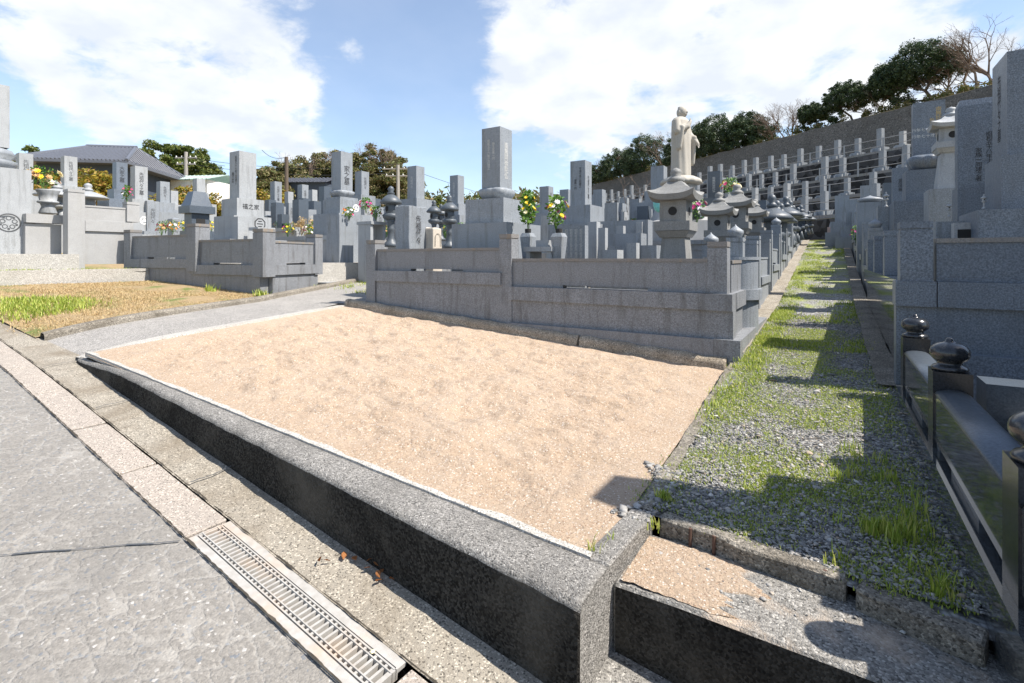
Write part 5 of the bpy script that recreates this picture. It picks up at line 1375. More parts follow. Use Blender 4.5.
for ya, yb in zip(posts_y[1:], posts_y):
    a, b = ya+.0635, yb-.0635
    t = BM(); slab(t, (XK-.002-O.x, a-O.y), (XK-.002-O.x, b-O.y), .157, .345, .11, 0); obj('panel', t, PO, en, bevel=.003)
    t = BM(); n = 8; rows = []
    for y in (a, b):
        rows.append([t.verts.new((XK-O.x+.0575*math.cos(math.pi-math.pi*k/n), y-O.y, .3455+.022*math.sin(math.pi*k/n))) for k in range(n+1)])
    for k in range(n): t.faces.new((rows[0][k], rows[0][k+1], rows[1][k+1], rows[1][k])).smooth = True
    t.faces.new(rows[0]); t.faces.new(rows[1][::-1]); t.faces.new((rows[0][0], rows[1][0], rows[1][-1], rows[0][-1]))
    bmesh.ops.recalc_face_normals(t, faces=t.faces[:]); obj('rail', t, GD, en)
    for s0, s1 in ((0, .06), (.30, .70), (.94, 1.0)):
        t = BM(); slab(t, (XK-.02-O.x, a+(b-a)*s0-O.y), (XK-.02-O.x, a+(b-a)*s1-O.y), .1255, .1565, .06, 0); obj('foot', t, GD, en)
# inside of that plot
fb = BM(); box(fb, (1.6, 2.3, -.5), (2.1, 3.2, .50)); structure('plot_floor', fb, flat('painted_shade_floor', (.035, .036, .04), .95))  # floor coloured near black to paint in the shade behind the fence
t = BM(); slab(t, (.62, 3.35), (1.9, 3.35), .0, .30, .2, 0); tag(obj('plot_wall', t, M['granite_dark'], bevel=.005), 'dark low stone bench inside the black fence', 'plot wall')
t = BM(); slab(t, (.72, 3.12), (1.9, 3.12), .0, .14, .2, 0); tag(obj('paving_edge', t, GL, bevel=.005), 'pale stone edging inside the black granite fence', 'stone edging')
# the stone of this plot stands outside the frame and throws its shadow over the sand corner
stone_tomb((1.2, 2.34, 1.62), 0, .27, .98, [(.58, .58, .5), (.8, 1.0, .7), (.9, 1.2, .42)], GD, 'dark tombstone of the black fenced plot standing just outside the right edge')

# slim posts and low blocks among the stepped walls left of the large lantern
for (px, d, yt, yb, w) in ((603, 6.9, 228, 262, .10), (633, 6.6, 243, 262, .13), (594, 7.4, 222, 262, .14), (621, 7.9, 226, 250, .11), (640, 8.3, 222, 250, .10), (612, 6.4, 250, 262, .22)):
    e = rblock(px, d, yt, yb, w, w, GL, 'slim grey stone post among the stepped plot walls left of the large lantern', 'stone_post', 'stone post'); e['group'] = 'small posts left of the large lantern'
# ------------------------------------------------------------------ standing statue
def apply_mods(o):
    dg = bpy.context.evaluated_depsgraph_get(); dg.update()
    me = bpy.data.meshes.new_from_object(o.evaluated_get(dg)); old = o.data; o.modifiers.clear(); o.data = me; bpy.data.meshes.remove(old); return o
def ell(bm, c, r, rot=None, sub=3):
    t = bmesh.ops.create_icosphere(bm, subdivisions=sub, radius=1)
    m = Matrix.Translation(Vector(c)) @ (rot.to_4x4() if rot else Matrix.Identity(4)) @ Matrix.Diagonal((*r, 1))
    for v in t['verts']: v.co = m @ v.co
ps = at(681, 178, 10.3); zs = ps.z; HS = at(681, 106, 10.3).z - zs
root = thing('statue', (ps.x, ps.y, terr(ps.x, ps.y)), 'tall pale stone robed figure standing on a lotus pedestal above the graves', 'statue', R(-12))
zb0 = zs-root.location.z; S = HS
bm = BM()
# robe: stacked rounded sections, front = +X
secs = [(.0, .125, .150, .0), (.05, .128, .155, 0), (.25, .125, .150, 0), (.45, .122, .155, .0), (.60, .120, .165, 0), (.70, .115, .172, 0), (.78, .105, .165, -.005), (.815, .085, .135, -.005), (.84, .05, .07, .0), (.87, .042, .045, .005), (.90, .04, .042, .01)]
seg = 48; rows = []
for z, a, b_, ox_ in secs:
    row = []
    for i in range(seg):
        t = 2*math.pi*i/seg; fold = 1+.035*math.sin(t*9+z*3)*(1-sm(.55, .8, z))
        row.append(bm.verts.new((ox_*S+a*S*math.cos(t)*fold, b_*S*math.sin(t)*fold, zb0+z*S)))
    rows.append(row)
for a, b_ in zip(rows, rows[1:]):
    for i in range(seg):
        j = (i+1) % seg; bm.faces.new((a[i], a[j], b_[j], b_[i]))
bm.faces.new(rows[0][::-1]); bm.faces.new(rows[-1])
Zp = lambda z: zb0+z*S
# head, nose, ears, topknot
ell(bm, (.014*S, 0, Zp(.905)), (.074*S, .067*S, .085*S)); ell(bm, (.088*S, 0, Zp(.90)), (.014*S, .012*S, .018*S)); ell(bm, (.074*S, 0, Zp(.868)), (.016*S, .024*S, .009*S))
for s in (-1, 1): ell(bm, (.006*S, s*.069*S, Zp(.89)), (.014*S, .009*S, .034*S))
ell(bm, (-.006*S, 0, Zp(.975)), (.04*S, .04*S, .018*S))
# right arm bent to the chest (-Y side), left arm lowered with long sleeve (+Y side)
def limb(pts):
    for (p0, r0), (p1, r1) in zip(pts, pts[1:]):
        tube(bm, [c*S if i < 2 else Zp(c) for i, c in enumerate(p0)], [c*S if i < 2 else Zp(c) for i, c in enumerate(p1)], r0*S, r1*S, 14)
        ell(bm, [c*S if i < 2 else Zp(c) for i, c in enumerate(p1)], (r1*S*1.03,)*3, sub=2)
limb([((0, -.135, .77), .055), ((.03, -.165, .62), .058), ((.125, -.075, .68), .040), ((.15, -.045, .735), .024)])
limb([((0, .13, .77), .055), ((.03, .165, .62), .055), ((.12, .17, .52), .045), ((.165, .165, .475), .024)])
# hanging sleeves
for sy, x, z0, z1 in ((-1, .07, .66, .40), (1, .10, .56, .22)):
    for k in range(22):
        f = k/21; ell(bm, ((x-.02*f)*S, sy*(.155+.01*f)*S, Zp(z0+(z1-z0)*f)), (.058*S*(1-.25*f), .030*S, .045*S), sub=2)
# fingers of both hands
for (hx, hy, hz, dz) in ((.152, -.043, .745, 1), (.172, .165, .462, -1)):
    ell(bm, (hx*S, hy*S, Zp(hz)), (.018*S, .022*S, .028*S), sub=2)
    for k in range(4):
        y = hy+(k-1.5)*.011; tube(bm, (hx*S, y*S, Zp(hz+.012*dz)), ((hx+.008)*S, y*S, Zp(hz+(.046+.008*(k in (1, 2)))*dz)), .0065*S, .0045*S, 8)
    tube(bm, (hx*S, (hy+.02)*S, Zp(hz)), ((hx+.014)*S, (hy+.034)*S, Zp(hz+.024*dz)), .0065*S, .005*S, 8)
b_ = obj('figure', bm, M['statue'], root)
md = b_.modifiers.new('r', 'REMESH'); md.mode = 'VOXEL'; md.voxel_size = .0065*S/1.0
ms = b_.modifiers.new('s', 'SMOOTH'); ms.factor = .5; ms.iterations = 3
apply_mods(b_); b_.data.polygons.foreach_set('use_smooth', [True]*len(b_.data.polygons))
# lotus pedestal
t = BM(); lathe(t, [(.22*S, Zp(-.10)), (.27*S, Zp(-.085)), (.25*S, Zp(-.03)), (.19*S, Zp(0.0)), (.17*S, Zp(.012))], seg=60, fn=lambda r, z, a: r*(1+.06*abs(math.cos(a*7)))); obj('lotus_base', t, M['statue'], root, smooth=True)
t = BM(); lathe(t, [(.30*S, Zp(-.40)), (.27*S, Zp(-.38)), (.20*S, Zp(-.24)), (.20*S, Zp(-.102))], sides=8); obj('pedestal', t, M['granite_white'], root)
t = BM(); lathe(t, [(.52*S, -.2), (.52*S, Zp(-.62)), (.42*S, Zp(-.60)), (.34*S, Zp(-.405))], sides=8); obj('base', t, M['granite_white'], root)
t = BM(); box(t, (.34*S, -.2*S, Zp(-.58)), (.10*S, .14*S, .17*S)); obj('plaque', t, M['granite_dark'], root)
bouquet(at(697, 222, 9.6), .42, .38, [('white', 9), ('pink', 4), ('magenta', 3)], 'white and pink flowers at the foot of the pale standing statue')
bouquet(at(731, 196, 10.2), .35, .34, [('cream', 6), ('yellow', 4), ('pink', 3)], 'cream flowers above the lantern roofs right of the statue')
p = at(658, 203, 8.6); t = BM(); bmesh.ops.create_icosphere(t, subdivisions=3, radius=.12)
for v in t.verts: v.co = Vector((v.co.x*.7, v.co.y*.7, v.co.z*1.3))*(1+.25*fbm(v.co.x*9, v.co.y*9, v.co.z*5)); 
o = obj('cloth_bundle', t, M['teal'], smooth=True); o.location = p; tag(o, 'pale teal cloth hanging beside the large lantern fire box', 'cloth')

# ------------------------------------------------------------------ terraced hillside at the right
P0 = Vector((2.42, 25.2, 0)); DT = Vector((-.819, .574, 0)); DS = Vector((.574, .819, 0))
def HP(t, s, z): p = P0+DT*t+DS*s; return Vector((p.x, p.y, z))
T0, T1 = -14, 27
steps = [(-7.2, 1.3), (-6.0, 1.5), (-5.0, 2.25), (-3.5, 3.05), (-1.9, 4.0), (-.4, 5.05)]
prof = [(-9.5, .6), (-7.6, 1.28)]
for s, z in steps[1:]:
    prof += [(s-.55, prof[-1][1]), (s-.5, z)]
prof += [(1.15, 5.1), (2.5, 7.55), (4.5, 7.7), (9, 9.0), (20, 11), (60, 12)]
bm = BM(); rows = []
n = 60
for i in range(n+1):
    t = T0+(T1-T0)*i/n
    rows.append([bm.verts.new(HP(t, s, z)) for s, z in prof])
for a, b in zip(rows, rows[1:]):
    for i in range(len(prof)-1): bm.faces.new((a[i], a[i+1], b[i+1], b[i]))
bmesh.ops.recalc_face_normals(bm, faces=bm.faces[:])
structure('hillside', bm, M['dry'])
# terrace walls
for k, (s, z) in enumerate(steps[1:]):
    zl = (1.25, 1.5, 2.25, 3.05, 4.0)[k]
    t = BM(); slab(t, HP(T0, s-.62, 0), HP(T1, s-.62, 0), zl-.3, z-.03, .12, 0)
    tag(obj('terrace_wall', t, M['dark_stone'] if k else M['lattice']), ['dark lattice block wall at the end of the gravel path', 'dark stone terrace wall under the lowest row of hillside graves', 'dark stone terrace wall second from the bottom of the hillside', 'dark stone terrace wall third from the bottom of the hillside', 'dark stone terrace wall carrying the top row of hillside graves'][k], 'terrace wall')
# big slope wall above
t = BM(); rows = []
for i in range(61):
    tt = -2.6+(T1+2.6)*i/60; j = .05*fbm(tt*.8, 3)
    rows.append([t.verts.new(HP(tt, s, z+zz)) for s, z, zz in ((1.05, 4.9, 0), (1.12, 5.1, 0), (1.75, 6.3, j), (2.4, 7.52, j*2), (2.7, 7.54, j*2), (2.7, 4.9, 0))])
for a, b in zip(rows, rows[1:]):
    for i in range(5): t.faces.new((a[i], a[i+1], b[i+1], b[i])).smooth = False
bmesh.ops.recalc_face_normals(t, faces=t.faces[:])
tag(obj('slope_wall', t, M['slope_conc']), 'long brown sprayed concrete slope wall above the hillside graves', 'slope wall')
t = BM(); slab(t, HP(T0, 1.8, 0), HP(-2.4, 1.8, 0), 4.9, 8.0, .9, 0, z1b=7.7); tag(obj('slope_wall', t, M['lattice']), 'brown block-patterned slope wall behind the steles at the upper right', 'slope wall')

# hillside graves
def hill_tomb(k):
    h = (.62, .55, .70)[k]; m = (G, GL, G)[k]
    e = thing('hill_tombstone', (0, -40-k, 0), 'small grey tombstone on the terraced hillside', 'tombstone')
    t = BM(); box(t, (0, 0, -.1), (.78, .70, .30)); obj('plinth', t, m, e)
    t = BM(); box(t, (0, .05, .201), (.40, .36, .20)); obj('lower_base', t, m, e)
    t = BM(); box(t, (0, .05, .402), (.18, .17, h)); obj('shaft', t, m, e)
    for sx in (-1, 1): t = BM(); box(t, (sx*.14, -.22, .201), (.06, .06, .14)); obj('vase', t, GL, e)
    return e
HT = [hill_tomb(k) for k in range(3)]
rowname = ['lowest', 'second', 'third', 'fourth', 'top']
ang = math.atan2(DT.y, DT.x)
cnt = 0
for k, (s, z) in enumerate(steps[1:]):
    if k == 0: continue
    t = -5.0
    while t < T1-1.5:
        t += rng.uniform(.74, .95)
        if rng.random() < .08: continue
        pr = HT[rng.choice((0, 0, 1, 2))]; p = HP(t, s+.35, z)
        place(pr, p.x, p.y, z-.06, ang+math.pi+rng.uniform(-.04, .04), rng.uniform(.88, 1.15), 'small grey tombstone in the %s row of the terraced hillside' % ['', 'lowest', 'second lowest', 'second highest', 'top'][k], 'graves of the %s hillside row' % ['', 'lowest', 'second lowest', 'second highest', 'top'][k]); cnt += 1
    t = BM(); o = HP(5, s-.1, z)
    slab(t, HP(-6, s-.12, 0)-o, HP(T1-2, s-.12, 0)-o, -.1, .15, .14, 0); w_ = obj('plot_wall', t, M['granite_fence']); w_.location = o
    tag(w_, 'low continuous grey plot wall along the %s row of hillside graves' % ['', 'lowest', 'second lowest', 'second highest', 'top'][k], 'plot wall')
    # railing
    e = thing('metal_railing', HP(5, s-.45, z), 'pale metal railing in front of the %s row of hillside graves' % ['', 'lowest', 'second lowest', 'second highest', 'top'][k], 'railing')
    o = Vector(e.location); nr = 0
    for zz in (.28, .56):
        b = BM(); tube(b, HP(-9, s-.45, z+zz)-o, HP(T1-2, s-.45, z+zz)-o, .012, seg=6); obj('rail', b, M['rail_metal'], e)
    tt = -9
    pm = None
    while tt < T1-2:
        if pm is None:
            b = BM(); box(b, (0, 0, 0), (.055, .055, .64)); q = obj('post', b, M['rail_metal'], e); pm = q
        else: q = pm.copy(); COL.objects.link(q); q.parent = e
        q.location = HP(tt, s-.45, z-.05)-o; tt += 1.55
# larger grey steles near the end of path
for (px, d, yt, yb, w, lab) in ((597, 16, 195, 212, .3, 'pale tombstone left below the hillside slope'), (842, 14.2, 196, 222, .34, 'grey tombstone right beside the end of the path'), (853, 13.4, 200, 226, .30, 'second grey tombstone beside the end of the path'),
                                (866, 15.0, 186, 214, .28, 'taller grey tombstone behind the pair beside the path end')):
    ptomb(px, d, yt, yb, w, [(.55, .55, .3), (.8, .8, .5)], G, lab)

# ------------------------------------------------------------------ trees
def leaves_mesh(clumps, per, size, flat_=.0, stretch=(1, 1, 1)):
    """clumps: array (n,4) centre+radius -> small leaf quads"""
    c = np.repeat(clumps, per, axis=0); n = len(c)
    d = nrg.normal(size=(n, 3)); d /= np.linalg.norm(d, axis=1)[:, None]
    r = c[:, 3:4]*nrg.random((n, 1))**.45
    P = c[:, :3]+d*r*np.array(stretch)
    a = nrg.normal(size=(n, 3)); a[:, 2] = a[:, 2]*(1-flat_)+flat_*.2; a /= np.linalg.norm(a, axis=1)[:, None]
    b = np.cross(a, nrg.normal(size=(n, 3))); b /= np.linalg.norm(b, axis=1)[:, None]
    s = size*nrg.uniform(.6, 1.4, (n, 1))
    V = np.stack([P-a*s, P+b*s*.42, P+a*s, P-b*s*.42], 1).reshape(-1, 3)
    return np_mesh('foliage', V, np.arange(n*4).reshape(-1, 4))
def branch_tree(bm, p, d, L, r, depth, spread=.55, lean=None, tips=None, up=.12):
    if depth < 0 or r < .002:
        return
    n = 2 if depth > 0 else 1; q = p
    for i in range(n):
        d2 = (d+Vector((rng.gauss(0, .13), rng.gauss(0, .13), rng.gauss(0, .10)))+(lean*.08 if lean else Vector())).normalized()
        e = q+d2*L/n; tube(bm, q, e, r*(1-.22*i), r*(1-.22*(i+1)), 5 if depth > 1 else 3); q = e; d = d2
        if depth > 0 and i == 0 and rng.random() < .7:
            s = (d+Vector((rng.gauss(0, spread*1.2), rng.gauss(0, spread*1.2), rng.gauss(up, spread*.7)))).normalized(); branch_tree(bm, q, s, L*.62, r*.5, depth-1, spread, lean, tips, up)
    if tips is not None and depth <= 1: tips.append(q)
    for k in range(rng.choice((2, 3)) if depth > 0 else 0):
        s = (d+Vector((rng.gauss(0, spread), rng.gauss(0, spread), rng.gauss(up, spread*.6)))+(lean*.25 if lean else Vector())).normalized()
        branch_tree(bm, q, s, L*rng.uniform(.62, .82), r*.58, depth-1, spread, lean, tips, up)
def bare_tree(pos, H, label, group=None, lean=None, depth=5, n=1, spread=.5):
    root = thing('bare_tree', pos, label, 'tree', 0, group); b = BM()
    for i in range(n):
        branch_tree(b, Vector((rng.gauss(0, .15)*n, rng.gauss(0, .15)*n, -.2)), Vector((rng.gauss(0, .25), rng.gauss(0, .25), 1))+(lean*.5 if lean else Vector()), H*.34, H*.022, depth, spread, lean)
    obj('branches', b, M['twig'], root); return root
def leafy_tree(pos, H, W, label, mat, cat='tree', name='tree', group=None, lean=Vector((0, 0, 0)), per=90, size=.11, depth=3, flat_=.3, clump=.16, low=.25, nclump=60, st=(1, 1, .62)):
    root = thing(name, pos, label, cat, 0, group); b = BM(); tips = []
    branch_tree(b, Vector((0, 0, -.3)), (Vector((0, 0, 1))+lean*.6).normalized(), H*.36, H*.035, depth, .6, lean, tips, .05)
    # clumps at an uneven dome
    cl = []
    for t_ in tips:
        if t_.z < H*1.1 and rng.random() < .8: cl.append((t_.x, t_.y, t_.z, H*clump*rng.uniform(.5, 1)))
    for i in range(nclump):
        a = rng.uniform(0, 6.283); rr = W*.5*rng.random()**.5; h = H*(low+(1-low)*rng.random()**.8*math.sqrt(max(.05, 1-(rr/(W*.53))**2)))
        c = Vector((rr*math.cos(a), rr*math.sin(a), h))+lean*h*.55
        cl.append((c.x, c.y, c.z*(1+.12*fbm(c.x*1.3, c.y*1.3, 4)), H*clump*rng.uniform(.35, 1)))
    obj('trunk', b, M['bark'], root); obj('crown', leaves_mesh(np.array(cl), per, size, flat_, st), mat, root); return root
LEAN = Vector((-.75, .35, 0))     # the sea wind bends the hill trees
k = 0
def hillpos(px, s=3.2, z=7.6):
    u = (px-512)/FPX; best = None
    # t on the line s where the column is px
    lo, hi = -20, 40
    for _ in range(60):
        m = (lo+hi)/2; p = HP(m, s, 0); r = p.x*CA+p.y*SA; d = -p.x*SA+p.y*CA
        if r/d > u: lo = m
        else: hi = m
    p = HP(m, s, z); return p, d
for (px, H, W, lab, mt) in ((938, 3.0, 2.6, 'dark windswept pine on the upper right slope, largest crown', 'leaf_dark'), (903, 2.5, 1.8, 'dark windswept pine just left of the largest pine', 'leaf_dark'), (856, 2.2, 2.3, 'dark wide pine in the middle of the slope top', 'leaf_dark'),
                            (818, 1.7, 1.4, 'small dark pine at the left end of the middle pine group', 'leaf_dark'),
                            (750, 2.4, 2.8, 'dense dark evergreen on the slope right of the statue', 'leaf_dark'), (718, 2.9, 4.0, 'broad dense evergreen directly right of the statue head', 'leaf_dark'), (690, 2.6, 3.6, 'dark evergreen directly behind the statue', 'leaf_dark'),
                            (648, 3.2, 4.0, 'dark scrubby evergreen left of the statue', 'leaf_dark'), (622, 2.8, 4.2, 'low dark thicket on the left end of the slope', 'leaf_dark'), (598, 2.0, 3.6, 'low scrub at the far left foot of the slope', 'leaf_dark')):
    p, d = hillpos(px, 3.6); leafy_tree(p, H, W, lab, M[mt], 'tree', 'pine_tree', 'trees along the slope top', LEAN*.55 if px > 800 else LEAN*.2, per=120, size=.042 if px > 800 else .05, clump=.10 if px > 800 else .12, nclump=230 if px > 800 else 300, flat_=.1, low=.42 if px > 800 else .0, st=(1, 1, .85))
for (px, H, lab, n) in ((975, 3.3, 'bare windswept tree with fine brown twigs at the upper right', 2), (1003, 3.2, 'bare brown tree at the right end of the slope top', 2), (958, 2.6, 'bare brown branches tangled into the largest pine', 2), (880, 2.0, 'bare brown branches between the two pine groups', 2), (785, 2.6, 'pale bare tree between the evergreens and the small pine', 2), (870, 1.6, 'bare twigs in front of the wide pine', 2),
                        (800, 2.2, 'thin bare tree left of the small dark pine', 1), (770, 2.5, 'pale leafless tree behind the dense evergreen', 2), (668, 3.3, 'bare twiggy tree left above the statue shoulder', 2), (640, 3.2, 'bare tree above the scrubby evergreen', 2), (606, 3.0, 'pale bare tree at the left end of the thicket', 2), (585, 2.8, 'thin bare tree beyond the left end of the slope', 2)):
    p, d = hillpos(px, 3.9); bare_tree(p, H*.95, lab, 'bare trees along the slope top', LEAN*.6 if px > 800 else LEAN*.3, depth=5, n=n)
# brush and dry grass along the wall top
cl = []
for i in range(260):
    t = rng.uniform(-9, T1); p = HP(t, rng.uniform(2.6, 4.2), 7.6+rng.uniform(-.05, .25)); cl.append((p.x, p.y, p.z, rng.uniform(.12, .35)))
o = obj('undergrowth', leaves_mesh(np.array(cl), 60, .07, 0), M['leaf_dry']); o['kind'] = 'stuff'
cl = []
for i in range(50):
    p = at(rng.uniform(585, 655), rng.uniform(196, 208), rng.uniform(15, 19)); cl.append((p.x, p.y, p.z-.35, .3))
b = BM()
for px in (628, 640, 650): 
    p = at(px, 215, 14.5); branch_tree(b, Vector((p.x, p.y, p.z)), Vector((0, 0, 1)), .5, .012, 4, .5)
tag(obj('bare_shrub', b, M['twig']), 'bare reddish shrub among far graves left of the statue', 'shrub')

# ------------------------------------------------------------------ left background
def bgpos(px, d): 
    p = at(px, 258, d); return Vector((p.x, p.y, terr(max(p.x, -40), min(p.y, 40))))
def tree_at(px, d, ytop, W, lab, mt, per=110, size=.16, H=None, nclump=70, name='tree', **k):
    p = at(px, 258, d); zt_ = at(px, ytop, d).z; H = H or 5.0; return leafy_tree((p.x, p.y, zt_-H), H, W, lab, M[mt], 'tree' if name == 'tree' else 'shrub', name, None, per=per, size=size, nclump=nclump, **k)
tree_at(172, 44, 143, 8.0, 'round dense green tree behind the tiled roof house', 'leaf_mid', 260, .13, 6.2, 170, low=.3, clump=.12)
tree_at(28, 40, 150, 4.5, 'dark green tree behind the left end of the tiled roof', 'leaf_mid', 110, .18, 5)
tree_at(2, 38, 152, 3.0, 'dark green tree at the far left edge', 'leaf_mid', 90, .18, 5)
for px, d, yt, W, lab in ((90, 22, 165, 3.0, 'yellow-green bush under the tiled roof'), (176, 24, 187, 2.6, 'yellowing hedge bush right of the crest stone'), (105, 20, 172, 1.8, 'yellowing shrub behind the pink flowers'), (190, 26, 186, 2.6, 'yellowing hedge bush before the pale shed'), (264, 26, 186, 3.4, 'yellow-green bushes right of the large pale tombstone'), (215, 26, 192, 2.6, 'yellowing bush left of the large pale tombstone'), (318, 24, 192, 2.2, 'small yellowish bush behind the dark tombstone'), (47, 22, 172, 1.6, 'thin yellow-green shrub before the dark house wall')):
    tree_at(px, d, yt, W, lab, 'leaf_yel', 70, .09, 2.6, 45, 'shrub')
for px, d, yt, W, lab in ((262, 38, 166, 4.5, 'olive tree right of the large pale tombstone'), (285, 42, 160, 4.0, 'olive green tree behind the wooden pole'), (310, 46, 156, 5.5, 'olive tree above the temple roof'), (215, 40, 175, 3.2, 'green tree beside the round dense tree')):
    tree_at(px, d, yt, W, lab, 'leaf_dry', 170, .11, 4.5, 80, clump=.13)
for px, d, yt, W, lab in ((352, 46, 152, 6.5, 'scrubby wooded knoll behind the lotus tombstone with writing'), (378, 47, 146, 7.5, 'highest scrubby tree mass left of the concrete pole'), (395, 45, 165, 4.5, 'lower scrub at the right foot of the knoll'), (330, 48, 154, 5.0, 'olive scrub tree left of the lotus tombstone with writing')):
    tree_at(px, d, yt, W, lab, 'leaf_dry', 190, .13, 6.5, 150, low=.15, clump=.11)
for px, d, yt, lab in ((300, 44, 150, 'thin bare tree above the olive trees'), (370, 46, 141, 'thin bare tree on top of the scrubby knoll'), (388, 46, 143, 'spindly bare tree at the right of the knoll top'), (335, 46, 146, 'bare twigs rising left of the lotus tombstone')):
    p = at(px, 258, d); bare_tree((p.x, p.y, at(px, yt, d).z-3.4), 3.2, lab, 'bare trees on the left knoll', None, 5, 2, .35)
for px, d, yt, W, lab in ((482, 40, 193, 1.6, 'small round green treetop between far tombstones'), (440, 42, 196, 1.4, 'tiny green treetop beside the stele tomb')):
    tree_at(px, d, yt, W, lab, 'leaf_mid', 60, .14, 3, 30)
# low distant brush closing the horizon on the left
cl = []
for i in range(420):
    px = rng.uniform(-60, 560); d = rng.uniform(50, 62); p = at(px, 200+rng.uniform(-2, 20), d); cl.append((p.x, p.y, p.z, rng.uniform(.8, 1.8)))
o = obj('far_woods', leaves_mesh(np.array(cl), 60, .30, 0), M['leaf_dry']); o['kind'] = 'stuff'

# tiled roof house
p = at(112, 200, 31.4); e = thing('house', (p.x, p.y, 1.2), 'dark walled Japanese house with a grey-blue tiled hip roof behind the graves', 'house', YAW+R(9))
Lh, Wh = 5.6, 7.4; ze = at(100, 164.5, 28.5).z-1.2; zr = at(95, 147.5, 31.4).z-1.2
t = BM(); box(t, (0, 0, 0), (Lh-1.4, Wh-1.4, ze+.1)); obj('wall', t, M['house_wall'], e)
t = BM()
a = [t.verts.new((sx*Lh/2, sy*Wh/2, ze)) for sx, sy in ((-1, -1), (1, -1), (1, 1), (-1, 1))]; b2 = [t.verts.new((sx*Lh/2, sy*Wh/2, ze+.14)) for sx, sy in ((-1, -1), (1, -1), (1, 1), (-1, 1))]
r1, r2 = t.verts.new((-1.3, 0, zr)), t.verts.new((1.3, 0, zr))
for i in range(4): t.faces.new((a[i], a[(i+1) % 4], b2[(i+1) % 4], b2[i]))
t.faces.new((b2[0], b2[1], r2, r1)); t.faces.new((b2[2], b2[3], r1, r2)); t.faces.new((b2[1], b2[2], r2)); t.faces.new((b2[3], b2[0], r1)); t.faces.new(a[::-1])
rf = obj('roof', t, M['roof_tile'], e)
t = BM()
for p0, p1 in (((-1.4, 0, zr+.02), (1.4, 0, zr+.02)),): tube(t, p0, p1, .13, .13, 8)
for sx, sy in ((-1, -1), (1, -1), (1, 1), (-1, 1)): tube(t, (sx*1.3, 0, zr), (sx*Lh/2, sy*Wh/2, ze+.2), .11, .09, 6)
obj('ridge', t, M['roof_tile'], rf)
t = BM()   # rows of round cover tiles running down the slopes
for i in range(26):
    x = -Lh/2+.2+i*(Lh-.4)/25
    for sy in (-1, 1):
        k_ = max(0, (abs(x)-1.3)/(Lh/2-1.3)); tube(t, (x, sy*Wh/2, ze+.17), (x, sy*Wh/2*k_*.98, ze+.16+(zr-ze-.12)*(1-k_)), .045, .045, 5)
for i in range(20):
    y = -Wh/2+.2+i*(Wh-.4)/19; k_ = 1-abs(y)/(Wh/2)
    for sx in (-1, 1): tube(t, (sx*Lh/2, y, ze+.17), (sx*(Lh/2-(Lh/2-1.3)*k_*.98), y, ze+.16+(zr-ze-.12)*k_), .045, .045, 5)
obj('cover_tiles', t, M['roof_tile'], rf)
for i in range(4):
    t = BM(); box(t, (-2.0+i*1.3, -(Wh-1.4)/2-.02, ze-1.5), (.8, .05, 1.0)); w_ = obj('window', t, M['house_trim'], e)
    t = BM(); box(t, (-2.0+i*1.3, -(Wh-1.4)/2-.05, ze-1.42), (.66, .03, .84)); obj('pane', t, M['dark_hole'], w_)
# pale green roofed shed
def shed(px, d, yr, ye, L, W, mt, wall, lab, rz):
    p = at(px, 200, d); e = thing('shed', (p.x, p.y, p.z-2), lab, 'building', rz); zr = at(px, yr, d).z-p.z+2; ze = at(px, ye, d).z-p.z+2
    t = BM(); box(t, (0, 0, 0), (L-.5, W-.5, ze)); obj('wall', t, M[wall], e)
    t = BM(); v = [t.verts.new(c) for c in ((-L/2, -W/2, ze), (L/2, -W/2, ze), (L/2, 0, zr), (-L/2, 0, zr), (-L/2, W/2, ze), (L/2, W/2, ze))]
    t.faces.new((v[0], v[1], v[2], v[3])); t.faces.new((v[3], v[2], v[5], v[4])); bmesh.ops.solidify(t, geom=t.faces[:], thickness=.08)
    rf = obj('roof', t, M[mt], e)
    t = BM()
    for i in range(18):
        x = -L/2+.1+i*(L-.2)/17; tube(t, (x, -W/2, ze+.03), (x, 0, zr+.03), .03, .03, 4)
    obj('roof_ribs', t, M[mt], rf); return e
shed(193, 36, 176, 184, 5.5, 4, 'green_roof', 'white_wall', 'white shed with a pale green ribbed roof behind the yellow bushes', R(25))
shed(303, 40, 178, 186, 5.5, 4, 'roof_tile', 'house_wall', 'far temple-like roof of grey tiles behind the small tombstones', R(30))
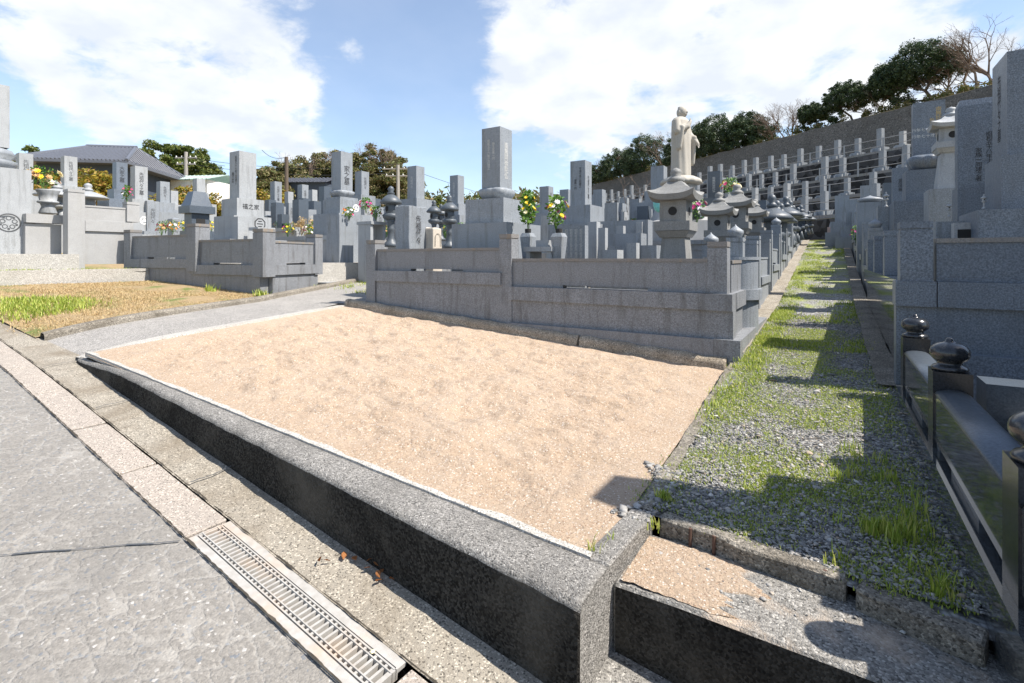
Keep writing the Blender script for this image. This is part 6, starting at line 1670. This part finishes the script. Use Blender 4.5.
# poles and wires
def pole(px, d, yt, yb, r, mat, lab, arms=()):
    a, b = at(px, yt, d), at(px, yb, d); e = thing('utility_pole', (b.x, b.y, b.z), lab, 'utility pole'); H = a.z-b.z
    t = BM(); tube(t, (0, 0, 0), (0, 0, H), r*1.2, r, 10); obj('pole', t, M[mat], e)
    for z, L in arms:
        t = BM(); box(t, (0, 0, H-z), (L, .09, .09), R(32)); ar = obj('crossarm', t, M['pole'], e)
        t = BM()
        for s in (-.45, -.2, .2, .45): lathe(t, [(.04, H-z+.09), (.05, H-z+.15), (.03, H-z+.2)], c=(s*L*math.cos(R(32)), s*L*math.sin(R(32)), 0), seg=8)
        obj('insulator', t, M['white_wall'], ar)
    return a
w1 = pole(186, 40, 152, 195, .13, 'pole', 'concrete utility pole with crossarms before the round green tree', [(.5, 1.7), (1.0, 1.5)])
w2 = pole(286.5, 30, 157, 206, .10, 'pole_wood', 'thin dark wooden pole rising between the small tombstones')
w3 = pole(398, 40, 165, 210, .12, 'pole', 'concrete utility pole with crossarms at the right foot of the knoll', [(.35, 2.4), (.9, 2.0)])
w0 = at(60, 150, 60)
def wire(a, b, lab, sag=.5):
    t = BM(); n = 14; pts = [a.lerp(b, i/n)-Vector((0, 0, sag*4*(i/n)*(1-i/n))) for i in range(n+1)]
    for p, q in zip(pts, pts[1:]): tube(t, p, q, .018, .018, 4)
    tag(obj('power_line', t, M['wire']), lab, 'power line')
wire(w1-Vector((0, 0, .4)), w3+Vector((0, 0, .1)), 'long power line from the left concrete pole to the right one', .6)
wire(w1-Vector((0, 0, .9)), w3-Vector((0, 0, .6)), 'lower power line between the two concrete poles', .5)
wire(at(225, 166, 40), at(186, 156, 40), 'short power line left of the large pale tombstone', .1)
wire(at(262, 150, 40), w2, 'power line descending right to the wooden pole', .3)
wire(w3, at(560, 215, 70), 'power line falling to the right behind the lotus stone', .3)

# dried flowers / withered shrub among the left graves
for px, d, yt, yb, W, lab in ((300, 11.5, 216, 236, .30, 'withered tan shrub among the graves right of the octagon crest stone'), (322, 11.5, 216, 234, .35, 'small withered tan shrub left of the large black writing tombstone')):
    p = at(px, yb, d); root = thing('withered_shrub', (p.x, p.y, p.z-.2), lab, 'shrub'); H = at(px, yt, d).z-p.z+.2
    b = BM()
    for i in range(10): branch_tree(b, Vector((rng.gauss(0, W*.15), rng.gauss(0, W*.15), 0)), Vector((rng.gauss(0, .3), rng.gauss(0, .3), 1)).normalized(), H*.4, .008, 3, .45)
    obj('branches', b, M['straw'], root)
    cl = np.array([(rng.gauss(0, W*.25), rng.gauss(0, W*.25), H*rng.uniform(.3, .95), .10) for _ in range(16)])
    obj('foliage', leaves_mesh(cl, 30, .03, 0), M['straw'], root)
